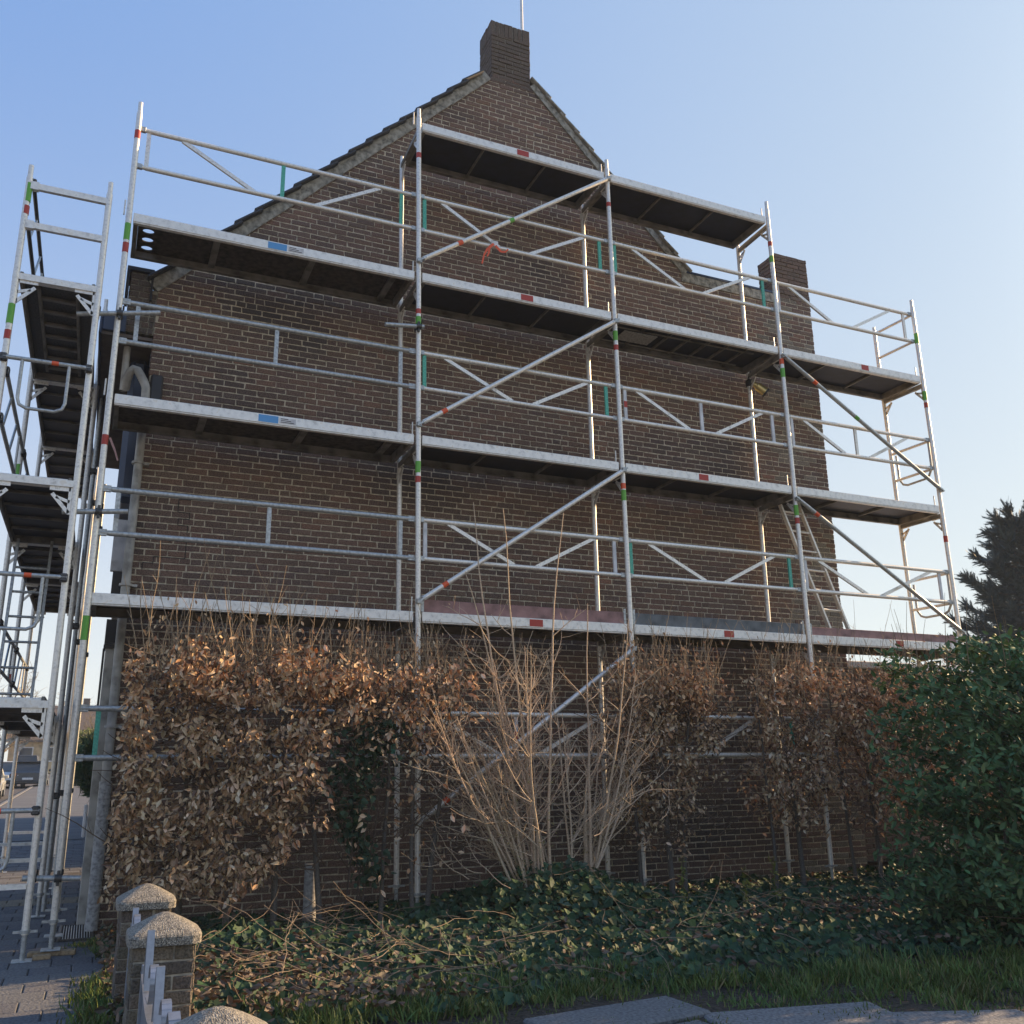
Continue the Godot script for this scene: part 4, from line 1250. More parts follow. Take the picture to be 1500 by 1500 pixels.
# ------------------------------------------------------------------ the street beyond
func car(called_label: String, at: Vector3, turn: float, col: Color, suv: bool) -> void:
	var o := thing("parked_car", called_label, "car", at, "cars parked along the far street")
	o.rotation.y = turn
	var hgt := 1.68 if suv else 1.42
	var belt := 0.98 if suv else 0.88
	var L := 4.3
	# body: side profile in (z, y), drawn nose towards +z, extruded across x with a narrower cabin
	var low := PackedVector2Array([Vector2(-L * .5, .35), Vector2(-L * .5 + .04, belt - .08), Vector2(-L * .5 + .16, belt), Vector2(.75, belt), Vector2(L * .5 - .35, belt - .16), Vector2(L * .5 - .04, belt - .34), Vector2(L * .5, .34), Vector2(L * .5 - .2, .22), Vector2(-L * .5 + .2, .22)])
	var b := MB.new()
	b.prism(low, Vector3.ZERO, Vector3(0, 0, 1), Vector3.UP, Vector3(1.66, 0, 0), col)
	b.prism(PackedVector2Array([Vector2(-L * .5 + .03, .4), Vector2(-L * .5 + .09, belt - .12), Vector2(L * .5 - .40, belt - .2), Vector2(L * .5 - .1, belt - .42), Vector2(L * .5 - .06, .38)]), Vector3.ZERO, Vector3(0, 0, 1), Vector3.UP, Vector3(1.78, 0, 0), col)
	part("body", b.mesh(), M.paint, o)
	b = MB.new()
	var zb := -L * .5 + (.12 if suv else .30)
	var q: Array = [[zb, belt, .80], [zb + (.22 if suv else .42), hgt - .07, .64], [.10, hgt - .05, .64], [.86, belt, .78]]
	for k in 3:
		var a: Array = q[k]; var e: Array = q[k + 1]
		b.quad(Vector3(a[2], a[1], a[0]), Vector3(e[2], e[1], e[0]), Vector3(-e[2], e[1], e[0]), Vector3(-a[2], a[1], a[0]), Color(.02, .025, .03) if k != 1 else col)
	for s in [1.0, -1.0]:
		b.quad(Vector3(s * q[0][2], q[0][1], q[0][0]), Vector3(s * q[1][2], q[1][1], q[1][0]), Vector3(s * q[2][2], q[2][1], q[2][0]), Vector3(s * q[3][2], q[3][1], q[3][0]), Color(.02, .025, .03))
	part("cabin_glass", b.mesh(), M.paint, o)
	b = MB.new()
	b.cbox(Vector3(-.64, hgt - .07, zb + .30), Vector3(.64, hgt, .15), .03, col)
	for s in [-1.0, 1.0]:
		for e in [[0, 1], [3, 2]]:
			b.beam(Vector3(s * q[e[0]][2], q[e[0]][1], q[e[0]][0]), Vector3(s * q[e[1]][2], q[e[1]][1], q[e[1]][0]), .06, .07, Vector3.UP, col)
	part("roof", b.mesh(), M.paint, o)
	for s in [-1.0, 1.0]:
		for z in [-1.3, 1.32]:
			b = MB.new()
			b.tube(Vector3(s * .68, .32, z), Vector3(s * .90, .32, z), .32, .32, 18)
			var wh := part("wheel", b.mesh(), M.rubber, o)
			b = MB.new()
			b.tube(Vector3(s * .89, .32, z), Vector3(s * .91, .32, z), .19, .17, 14)
			part("rim", b.mesh(), M.steel, wh)
		b = MB.new()
		b.cbox(Vector3(s * .62 - .16, belt - .30, L * .5 - .16), Vector3(s * .62 + .16, belt - .16, L * .5 + .0), .03)
		part("headlight", b.mesh(), M.white, o)
		b = MB.new()
		b.cbox(Vector3(s * .70 - .12, belt - .26, -L * .5 - .012), Vector3(s * .70 + .12, belt - .08, -L * .5 + .08), .02)
		part("tail_light", b.mesh(), M.red, o)
		b = MB.new()
		b.cbox(Vector3(s * .98 - .09, belt - .02, .55), Vector3(s * .98 + .09, belt + .12, .66), .03, col)
		part("mirror", b.mesh(), M.paint, o)
	for z in [L * .5 + .004, -L * .5 - .008]:
		b = MB.new()
		b.cbox(Vector3(-.26, .44, z - .01), Vector3(.26, .55, z + .01), .006)
		part("number_plate", b.mesh(), M.white, o)
	b = MB.new()
	b.cbox(Vector3(-.84, .24, L * .5 - .08), Vector3(.84, .42, L * .5 + .035), .03); b.cbox(Vector3(-.84, .24, -L * .5 - .035), Vector3(.84, .42, -L * .5 + .08), .03)
	part("bumper", b.mesh(), M.frame_dark, o)

func bare_tree(label: String, at: Vector3, h: float, col: Color) -> void:
	var o := thing("bare_tree", label, "tree", at, "bare trees along the street")
	var b := MB.new()
	var tw := MB.new()
	var tr := shoot(b, Vector3.ZERO, Vector3.UP, h * .5, h * .022, h * .014, 5, .05, .1, col, 8)
	part("trunk", b.mesh(), M.bark, o)
	for k in 16:
		var p: Vector3 = tr[2 + k % 4]
		var a := rng.randf() * TAU
		var l1 := shoot(tw, p, Vector3(cos(a), rng.randf_range(.5, 1.6), sin(a)), h * rng.randf_range(.25, .5), h * .008, h * .003, 5, .15, .1, col, 4)
		for m in 9:
			var p2: Vector3 = l1[1 + m % 5]
			var l2 := shoot(tw, p2, rv() + Vector3(cos(a), 1.0, sin(a)) * .7, h * rng.randf_range(.1, .2), h * .003, h * .0015, 3, .2, .1, col, 3)
			for n in 5: shoot(tw, l2[1 + n % 3], rv() + Vector3.UP * .5, h * .08, h * .0016, h * .001, 2, .2, 0, col * 1.15, 3)
	part("crown", tw.mesh(), M.bark, o, Vector3.ZERO, "stuff")

func far_house(label: String, at: Vector3, w: float, d: float, eave: float, ridge: float, wall: Color, roof: Color) -> void:
	var o := thing("far_house", label, "house", at, "houses at the end of the street")
	var b := MB.new()
	b.prism(PackedVector2Array([Vector2(-d * .5, 0), Vector2(d * .5, 0), Vector2(d * .5, eave), Vector2(0, ridge - .1), Vector2(-d * .5, eave)]), Vector3.ZERO, Vector3(0, 0, 1), Vector3.UP, Vector3(w, 0, 0), wall)
	part("wall", b.mesh(), M.house, o)
	b = MB.new()
	for s in [-1.0, 1.0]:
		b.prism(PackedVector2Array([Vector2(0, ridge), Vector2(s * (d * .5 + .4), eave - .28), Vector2(s * (d * .5 + .4), eave - .1), Vector2(0, ridge + .18)]), Vector3.ZERO, Vector3(0, 0, 1), Vector3.UP, Vector3(w + .6, 0, 0), roof)
	var rf := part("roof", b.mesh(), M.house, o)
	b = MB.new()
	b.cbox(Vector3(w * .3, ridge - .4, -.3), Vector3(w * .3 + .6, ridge + .9, .3), .03, roof)
	part("chimney", b.mesh(), M.house, rf)
	for k in 3:
		for lv in (2 if eave > 4.5 else 1):
			b = MB.new()
			var x := (k - 1) * w * .3
			b.box(Vector3(x - .6, 1.0 + lv * 2.6, d * .5 - .02), Vector3(x + .6, 2.3 + lv * 2.6, d * .5 + .03))
			var wi := part("window", b.mesh(), M.white, o)
			b = MB.new()
			b.box(Vector3(x - .5, 1.1 + lv * 2.6, d * .5 + .02), Vector3(x + .5, 2.2 + lv * 2.6, d * .5 + .04))
			part("pane", b.mesh(), M.glass, wi)

func build_street() -> void:
	car("black hatchback seen from behind, parked nearest the pavement", Vector3(-2.95, street_y(58) - .1, -60), PI, Color(.018, .02, .03), false)
	car("white car facing the camera at the left edge of the picture", Vector3(-4.05, street_y(58) - .1, -60), .05, Color(.62, .64, .66), false)
	car("dark blue grey estate car behind the white and black cars", Vector3(-4.0, street_y(74) - .1, -76), PI, Color(.05, .06, .08), true)
	car("pale silver car cut off by the left edge of the picture", Vector3(-4.15, street_y(42) - .1, -46.5), 0.03, Color(.42, .42, .38), false)
	var b := MB.new(Vector3(-.3, street_y(58), -58))
	# clipped hedge at the end of the pavement
	var hd := thing("clipped_hedge", "dark clipped evergreen hedge at the far end of the pavement", "hedge", Vector3(0.2, street_y(57), -58))
	var lm := leaf_mesh(.16, .10, .3, .2)
	var xf: Array = []; var cs: Array = []
	for k in 5000:
		var p := Vector3(rng.randf_range(-1.0, 1.2), rng.randf_range(0, 2.05), rng.randf_range(-.5, .5))
		if absf(p.x) < .75 and p.y < 1.8 and absf(p.z) < .35: p.z = .5
		xf.append(Transform3D(basis_towards(rv() + Vector3(0, .3, .4), rng.randf() * TAU), p)); cs.append(tint(Color(.022, .045, .025), .4))
	many("foliage", lm, M.leaf, xf, cs, hd)
	b = MB.new()
	b.cbox(Vector3(-.85, 0, -.38), Vector3(1.05, 1.85, .38), .1, Color(.015, .02, .014))
	part("core", b.mesh(), M.needle, hd)
	# planter with a conifer shrub, against the front of the next house
	var py := street_y(22.9)
	var pl := thing("planter_box", "grey planter box on the pavement at the house front", "planter", Vector3(.42, py, -23.2))
	b = MB.new()
	b.cbox(Vector3(-.32, 0, -.4), Vector3(.3, .72, .4), .02)
	part("box", b.mesh(), M.grey_ply, pl)
	b = MB.new()
	b.cbox(Vector3(-.34, .72, -.42), Vector3(.32, .76, .42), .01)
	part("rim", b.mesh(), M.dark_steel, pl)
	var ju := thing("juniper", "loose green juniper leaning out of the grey planter", "shrub", Vector3(.42, py + .74, -23.2))
	b = MB.new()
	var sprig := MB.new()
	for k in 7:
		var a := rv() * .05
		sprig.flat(a, a + Vector3(.012, .03, 0) + rv() * .01, a + rv() * .05 + Vector3(0, .14, 0)); sprig.flat(a, a + Vector3(0, .03, .012), a + rv() * .05 + Vector3(0, .14, 0))
	xf = []; cs = []
	for k in 22:
		var a := rng.randf() * TAU
		var pts := shoot(b, Vector3(rng.randf_range(-.2, .2), -.03, rng.randf_range(-.2, .2)), Vector3(cos(a) * .6, 1.2, sin(a) * .6), rng.randf_range(.7, 1.6), .014, .004, 6, .12, 0, Color(.12, .08, .05))
		for m in 110:
			var i := 1 + rng.randi() % 5
			var p: Vector3 = pts[i].lerp(pts[i + 1], rng.randf())
			xf.append(Transform3D(basis_towards(rv() + Vector3(0, .5, 0), rng.randf() * TAU, rng.randf_range(.8, 1.6)), p + rv() * rng.randf() * .12)); cs.append(tint(Color(.055, .105, .04), .35, .15))
	part("stems", b.mesh(), M.bark, ju, Vector3.ZERO, "stuff")
	many("foliage", sprig.mesh(), M.needle, xf, cs, ju)
	# neighbouring house front behind the planter
	var nb := thing("neighbour_house", "brick neighbour house along the pavement beyond the planter", "house", Vector3(.62, 0, -17.2))
	b = MB.new()
	b.box(Vector3(0, 0, -13), Vector3(6, 5.2, 0))
	part("wall", b.mesh(), M.soffit, nb)
	b = MB.new()
	b.prism(PackedVector2Array([Vector2(-.15, 5.15), Vector2(3, 8.0), Vector2(6.1, 5.15)]), Vector3(0, 0, -6.5), Vector3.RIGHT, Vector3.UP, Vector3(0, 0, 13.2))
	part("roof", b.mesh(), M.tile, nb)
	for k in 3:
		b = MB.new()
		b.box(Vector3(-.04, 1.0, -3.5 - k * 4), Vector3(.01, 2.5, -1.8 - k * 4))
		part("window", b.mesh(), M.glass, nb)
	var tc := Color(.24, .19, .12)
	bare_tree("bare tree catching low sun at the far left of the street", Vector3(-9.5, street_y(64), -66), 8.2, tc)
	bare_tree("bare tree behind the parked cars, second from the left", Vector3(-6.5, street_y(84), -86), 8.5, tc)
	bare_tree("thin bare tree over the end of the pavement, left of the house corner", Vector3(.2, street_y(80), -82), 5.6, tc)
	bare_tree("bare tree in the middle of the street's far end", Vector3(-3.2, street_y(104), -106), 8.0, tc)
	far_house("cream rendered far house lit by the sun behind the parked cars", Vector3(-3.2, street_y(94), -100), 7, 8, 3.0, 6.0, Color(.58, .44, .25), Color(.13, .10, .085))
	far_house("red roofed far house at the left end of the street", Vector3(-12.5, street_y(94), -98), 8, 8, 3.4, 7.0, Color(.26, .14, .09), Color(.20, .075, .05))
	var fs := thing("far_shrub", "yellow green shrub in front of the far houses beyond the hedge", "shrub", Vector3(-.3, street_y(70), -70))
	xf = []; cs = []
	for k in 2500:
		var p := rv() * pow(rng.randf(), .4)
		p = Vector3(p.x * 1.3, 2.2 + p.y * 1.1, p.z)
		xf.append(Transform3D(basis_towards(rv(), rng.randf() * TAU), p)); cs.append(tint(Color(.20, .22, .05), .4, .1))
	many("foliage", lm, M.leaf, xf, cs, fs)
	b = MB.new()
	for k in 6: shoot(b, Vector3.ZERO, Vector3(rng.randf_range(-.4, .4), 1, rng.randf_range(-.4, .4)), 2.4, .05, .02, 4, .1, 0, Color(.1, .08, .05))
	part("stems", b.mesh(), M.bark, fs)
	# warning board standing on the pavement edge
	var wb := thing("warning_board", "orange and white warning board standing at the left edge of the pavement", "sign", Vector3(-1.29, 0, -13.1))
	b = MB.new()
	b.cbox(Vector3(-.02, .05, -.01), Vector3(.02, 1.0, .01), .004)
	part("post", b.mesh(), M.steel, wb)
	for k in 4:
		b = MB.new()
		b.cbox(Vector3(-.12, .25 + .17 * k, .012), Vector3(.12, .42 + .17 * k, .03), .003)
		part("panel", b.mesh(), M.orange if k % 2 == 0 else M.white, wb)
	b = MB.new()
	b.cbox(Vector3(-.2, 0, -.25), Vector3(.2, .08, .25), .02)
	part("foot", b.mesh(), M.rubber, wb)

# ------------------------------------------------------------------ garden boundary: pillars with pebble caps and galvanised panels
func pillar(label: String, x: float, d: float) -> void:
	var o := thing("gate_pillar", label, "pillar", Vector3(x, 0, -d), "pillars of the garden boundary")
	var b := MB.new()
	var top := -0.862 + EYE
	b.box(Vector3(-.145, -.1, -.145), Vector3(.145, top - .002, .145))
	var core := part("core", b.mesh(), M.verge, o)
	var tone := [Color(.20, .165, .125), Color(.16, .13, .10), Color(.235, .195, .14), Color(.13, .11, .09)]
	var rows := 9
	var rh := (top + .03) / rows
	for k in rows:
		var y := -.03 + (k + .5) * rh
		for s in 4:
			var U: Vector3 = [Vector3.RIGHT, Vector3.FORWARD, Vector3.LEFT, Vector3.BACK][s]
			var N: Vector3 = [Vector3.BACK, Vector3.RIGHT, Vector3.FORWARD, Vector3.LEFT][s]
			var split := (k + s) % 2 == 0
			for q in ([[-.0525, .195], [.10, .10]] if split else [[.0525, .195], [-.10, .10]]):
				b = MB.new()
				var c: Color = tint(tone[rng.randi() % 4], .15, .05)
				brick(b, Vector3.ZERO, U, Vector3.UP, N, q[1] - .01, rh - .008, c, .02)
				part("brick", b.mesh(), M.brick, core, Vector3(0, y, 0) + U * q[0] + N * (.152 + rng.randf_range(-.002, .003)))
	# rounded cap of washed pebble concrete
	b = MB.new()
	var prof := [[.0, .150], [.0, .179], [.040, .181], [.052, .176], [.078, .136], [.104, .092], [.126, .050], [.138, .018], [.140, .0]]
	var n := 40
	for i in prof.size() - 1:
		for j in n:
			var q: Array = []
			for e in [[i, j], [i, j + 1], [i + 1, j + 1], [i + 1, j]]:
				var t: float = TAU * e[1] / n + PI / 4
				var cs := cos(t); var sn := sin(t)
				var pw := lerpf(9.0, 3.2, clampf(prof[e[0]][0] / .13, 0, 1))
				var s := pow(pow(absf(cs), pw) + pow(absf(sn), pw), -1.0 / pw)
				q.append(Vector3(cs * s * prof[e[0]][1], prof[e[0]][0], -sn * s * prof[e[0]][1]))
			b.quad(q[0], q[1], q[2], q[3])
	part("cap", b.mesh(), M.pebble, o, Vector3(0, top + .004, 0))

func flat_bar(b: MB, pts: Array, w: float, th: float) -> void:     # bent flat bar in the plane of the fence, w across it
	for k in pts.size() - 1:
		var a: Vector3 = pts[k]; var c: Vector3 = pts[k + 1]
		var dir := (c - a).normalized()
		b.beam(a - dir * th * .4, c + dir * th * .4, th, w, Vector3.RIGHT)

func fence_panel(label: String, d0: float, d1: float, flip: bool) -> void:
	var x := .355
	var o := thing("fence_panel", label, "fence panel", Vector3(x, 0, -d0), "galvanised panels between the pillars")
	var org := o.position
	var b := MB.new(org)
	var top := PackedVector2Array()
	var n := 20
	top.append(Vector2(d0, .06))
	for k in n + 1:
		var t := float(k) / n
		top.append(Vector2(lerpf(d0, d1, t), EYE - 1.0 + .05 * sin(t * 7.0 + (1.5 if flip else 0.0))))
	top.append(Vector2(d1, .06))
	b.prism(top, Vector3(x, 0, 0), Vector3(0, 0, -1), Vector3.UP, Vector3(.006, 0, 0))
	part("sheet", b.mesh(), M.galv, o)
	for d in [d0 + .015, d1 - .015]:
		b = MB.new(org)
		b.cbox(Vector3(x - .018, .03, -d - .018), Vector3(x + .018, EYE - .93, -d + .018), .003)
		part("post", b.mesh(), M.galv, o)
	b = MB.new(org)
	var edge: Array = []
	for k in n + 1: edge.append(Vector3(x, top[k + 1].y, -top[k + 1].x))
	flat_bar(b, edge, .04, .006)
	part("top_bar", b.mesh(), M.galv, o)
	# pointed blades and curled waves standing on the top edge
	var m := 5
	for k in m:
		var t := (k + .6) / (m + .2)
		var d := lerpf(d1, d0, t)
		var y0 := EYE - 1.0
		var hb := .17 if flip else .25
		b = MB.new(org)
		if k == m - 1 and not flip:      # the nearest scroll sweeps out of the panel towards the garden
			var sw: Array = [Vector3(x, y0, -d - .10), Vector3(x, y0 + .12, -d - .09), Vector3(x, y0 + .17, -d - .06), Vector3(x, y0 + .185, -d - .02), Vector3(x, y0 + .17, -d + .02), Vector3(x + .004, y0 + .10, -d + .05), Vector3(x + .012, y0 + .05, -d + .09), Vector3(x + .03, y0 + .02, -d + .15), Vector3(x + .055, y0 + .005, -d + .21), Vector3(x + .075, y0 - .015, -d + .24), Vector3(x + .08, y0 - .09, -d + .245)]
			flat_bar(b, sw, .040, .008)
			part("scroll", b.mesh(), M.galv, o)
		elif k % 2 == 0:
			flat_bar(b, [Vector3(x, y0, -d - .06), Vector3(x, y0 + hb - .02 * k, -d - .02), Vector3(x, y0 + hb - .02 * k, -d - .005), Vector3(x, y0, -d + .05)], .034, .007)
			part("blade", b.mesh(), M.galv, o)
		else:
			var pts: Array = []
			for i in 15:
				var a := -PI * .5 + PI * 1.45 * i / 14.0
				pts.append(Vector3(x, y0 + .09 + .085 * sin(a) * (1.0 - .02 * i), -d + .07 * cos(a)))
			pts.push_front(Vector3(x, y0 + .0, -d - .16))
			flat_bar(b, pts, .036, .007)
			part("curl", b.mesh(), M.galv, o)

func build_boundary() -> void:
	pillar("low brick pillar with speckled pebble cap, farthest of the three, touching the hedge", .427, 6.97)
	pillar("low brick pillar with domed speckled pebble cap, middle one of the three", .443, 5.57)
	pillar("pebble capped pillar cut off by the bottom edge, nearest the camera", .446, 3.33)
	fence_panel("galvanised metal fence panel with waves and blades between the middle and nearest pillars", 3.52, 5.38, false)
	fence_panel("galvanised metal fence panel with pointed blades between the two farther pillars", 5.76, 6.78, true)
	var g := thing("drain_grate", "rusty iron drain grate set in the pavement beside the white downpipe", "grate", Vector3(.045, .004, -10.3))
	var b := MB.new()
	b.box(Vector3(-.14, -.02, -.44), Vector3(.14, .001, .44))
	part("pit", b.mesh(), M.rubber, g)
	b = MB.new()
	for s in [-1.0, 1.0]: b.cbox(Vector3(s * .14 - .012, -.01, -.45), Vector3(s * .14 + .012, .014, .45), .003)
	for s in [-1.0, 1.0]: b.cbox(Vector3(-.127, -.01, s * .44 - .012), Vector3(.127, .014, s * .44 + .012), .003)
	part("frame", b.mesh(), M.dark_steel, g)
	for k in 11:
		b = MB.new()
		b.cbox(Vector3(-.112 + k * .0224 - .004, -.008, -.428), Vector3(-.112 + k * .0224 + .004, .010, .428), .002)
		part("bar", b.mesh(), M.steel, g)
	for q in [["longer wooden plank under the base plate of the corner scaffold pole", -.13, 9.19, .36, .10, -.08], ["short stub of wood in front of the corner pole's base plate", -.20, 9.03, .13, .07, .12]]:
		var o := thing("wood_plank", q[0], "plank", Vector3(q[1], .001, -q[2]))
		b = MB.new()
		b.cbox(Vector3(-q[3] * .5, 0, -q[4] * .5), Vector3(q[3] * .5, .036, q[4] * .5), .005)
		part("plank", b.mesh(), M.wood, o)
		o.rotation.y = q[5]
	var vp := thing("vent_pipe", "short grey plastic pipe standing at the foot of the gable wall", "pipe", P(2.10, -1.44, 9.72))
	b = MB.new()
	b.tube(Vector3.ZERO, Vector3(0, .54, 0), .066, .066, 20)
	part("pipe", b.mesh(), M.pvc, vp)

# ------------------------------------------------------------------ plants
func beech_section(o: Node3D, dens: Callable, x0: float, x1: float, u0: float, u1: float, d0: float, d1: float, count: int, singles: int, lit: float) -> void:
	var org := o.position
	var lm := leaf_mesh(.062, .034, .55, .3)
	var lm2 := leaf_mesh(.056, .027, 1.1, -.65)
	var pal := [Color(.47, .345, .205), Color(.58, .44, .28), Color(.32, .21, .12), Color(.44, .275, .15), Color(.66, .53, .36), Color(.12, .08, .055)]
	var xs: Array = [[], []]; var cs: Array = [[], []]
	var clump := noise(2.6, 41 + int(x0 * 10), FastNoiseLite.TYPE_SIMPLEX_SMOOTH, 3)
	var tries := 0
	var front: Array = []
	while xs[0].size() + xs[1].size() < count and tries < count * 30:
		tries += 1
		var x := rng.randf_range(x0, x1); var u := rng.randf_range(u0, u1); var d := lerpf(d0, d1, pow(rng.randf(), 1.3))
		var dn: float = dens.call(x, u)
		if rng.randf() > dn * clampf(.40 + clump.get_noise_3d(x, u, d) * 3.6, 0.0, 1): continue
		var y := Vector3(rng.randfn() * .55, -0.75 + rng.randfn() * .55, rng.randfn() * .45 + .15)
		var tf := Transform3D(facing(Vector3(rng.randfn() * .75, .25 + rng.randfn() * .45, .85), y, rng.randf_range(.5, 1.3)), P(x, u, d) - org)
		var c: Color = pal[[0, 0, 1, 1, 2, 2, 3, 2, 4, 5, 5][rng.randi() % 11]]
		c = tint(c, .22, .08)
		if u > lit: c = Color(c.r * 1.05, c.g * .97, c.b * .9)  # sunlit warmth painted into the upper leaves
		var i := rng.randi() % 2
		if d < lerpf(d0, d1, .12) and front.size() < singles: front.append([tf, i])
		else:
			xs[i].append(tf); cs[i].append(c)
	var ms := [lm, lm2]
	# nearest leaves as pieces of their own, a few shared variants
	var variants: Array = []
	for i in 2:
		for k in 6:
			var src: ArrayMesh = ms[i]
			var a := src.surface_get_arrays(0)
			var cc := PackedColorArray(); cc.resize(a[Mesh.ARRAY_VERTEX].size()); cc.fill(tint(pal[k], .1))
			a[Mesh.ARRAY_COLOR] = cc
			var m := ArrayMesh.new(); m.add_surface_from_arrays(Mesh.PRIMITIVE_TRIANGLES, a)
			variants.append(m)
	for f in front:
		var q := part("leaf", variants[f[1] * 6 + rng.randi() % 6], M.dry_leaf, o)
		q.transform = f[0]
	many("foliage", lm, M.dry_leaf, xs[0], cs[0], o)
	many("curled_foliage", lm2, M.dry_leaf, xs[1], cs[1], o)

func hedge_stems(o: Node3D, xs: Array, d: float, top: float, twigs: int, x0: float, x1: float, sprig_lo: float, sprig_hi: float) -> void:
	var org := o.position
	for x in xs:
		var b := MB.new(org)
		shoot(b, P(x, -1.46, d + rng.randf_range(-.1, .1)), Vector3(rng.randf_range(-.06, .06), 1, 0), top + 1.46, rng.randf_range(.022, .036), .008, 8, .05, .05, Color(.15, .135, .115), 8)
		part("stem", b.mesh(), M.bark, o)
	var b := MB.new(org)
	for k in twigs:
		var x := rng.randf_range(x0, x1)
		var u := rng.randf_range(-.9, top)
		var sd := 1.0 if rng.randf() < .5 else -1.0
		var pts := shoot(b, P(x, u, d + rng.randf_range(-.3, .2)), Vector3(sd, rng.randf_range(.0, 1.0), rng.randf_range(-.4, .6)), rng.randf_range(.25, .7), .006, .0022, 5, .18, .05, Color(.16, .11, .075))
		for m in 2: shoot(b, pts[1 + m], rv() + Vector3.UP * .6, .2, .003, .0015, 3, .2, .05, Color(.18, .12, .08), 3)
	for k in int(twigs * .55):      # young shoots above the clipped top
		var x := rng.randf_range(x0, x1)
		var pts := shoot(b, P(x, top - .35 + rng.randf() * .2, d + rng.randf_range(-.25, .15)), Vector3(rng.randf_range(-.35, .35), 1, rng.randf_range(-.2, .2)), rng.randf_range(sprig_lo, sprig_hi) * (1.45 if k % 5 == 0 else 1.0), .0055, .0018, 7, .11, .04, Color(.46, .34, .21))
		for m in 3: shoot(b, pts[3 + m], rv() * .8 + Vector3.UP, rng.randf_range(.06, .22), .0026, .0016, 3, .15, .05, Color(.48, .35, .22), 3)
	part("twigs", b.mesh(), M.bark, o, Vector3.ZERO, "stuff")
	var lx: Array = []; var lc: Array = []
	for k in twigs * 3:
		var u := top - .15 + absf(rng.randfn()) * .22
		lx.append(Transform3D(facing(Vector3(rng.randfn() * .6, rng.randfn() * .4, .9), Vector3(rng.randfn() * .5, -.8, 0), rng.randf_range(.6, 1.1)), P(rng.randf_range(x0, x1), u, d + rng.randf_range(-.3, .15)) - org))
		lc.append(tint([Color(.50, .33, .17), Color(.62, .46, .27), Color(.40, .22, .11)][rng.randi() % 3], .2))
	many("top_leaves", leaf_mesh(.052, .026, .8, .4), M.dry_leaf, lx, lc, o)

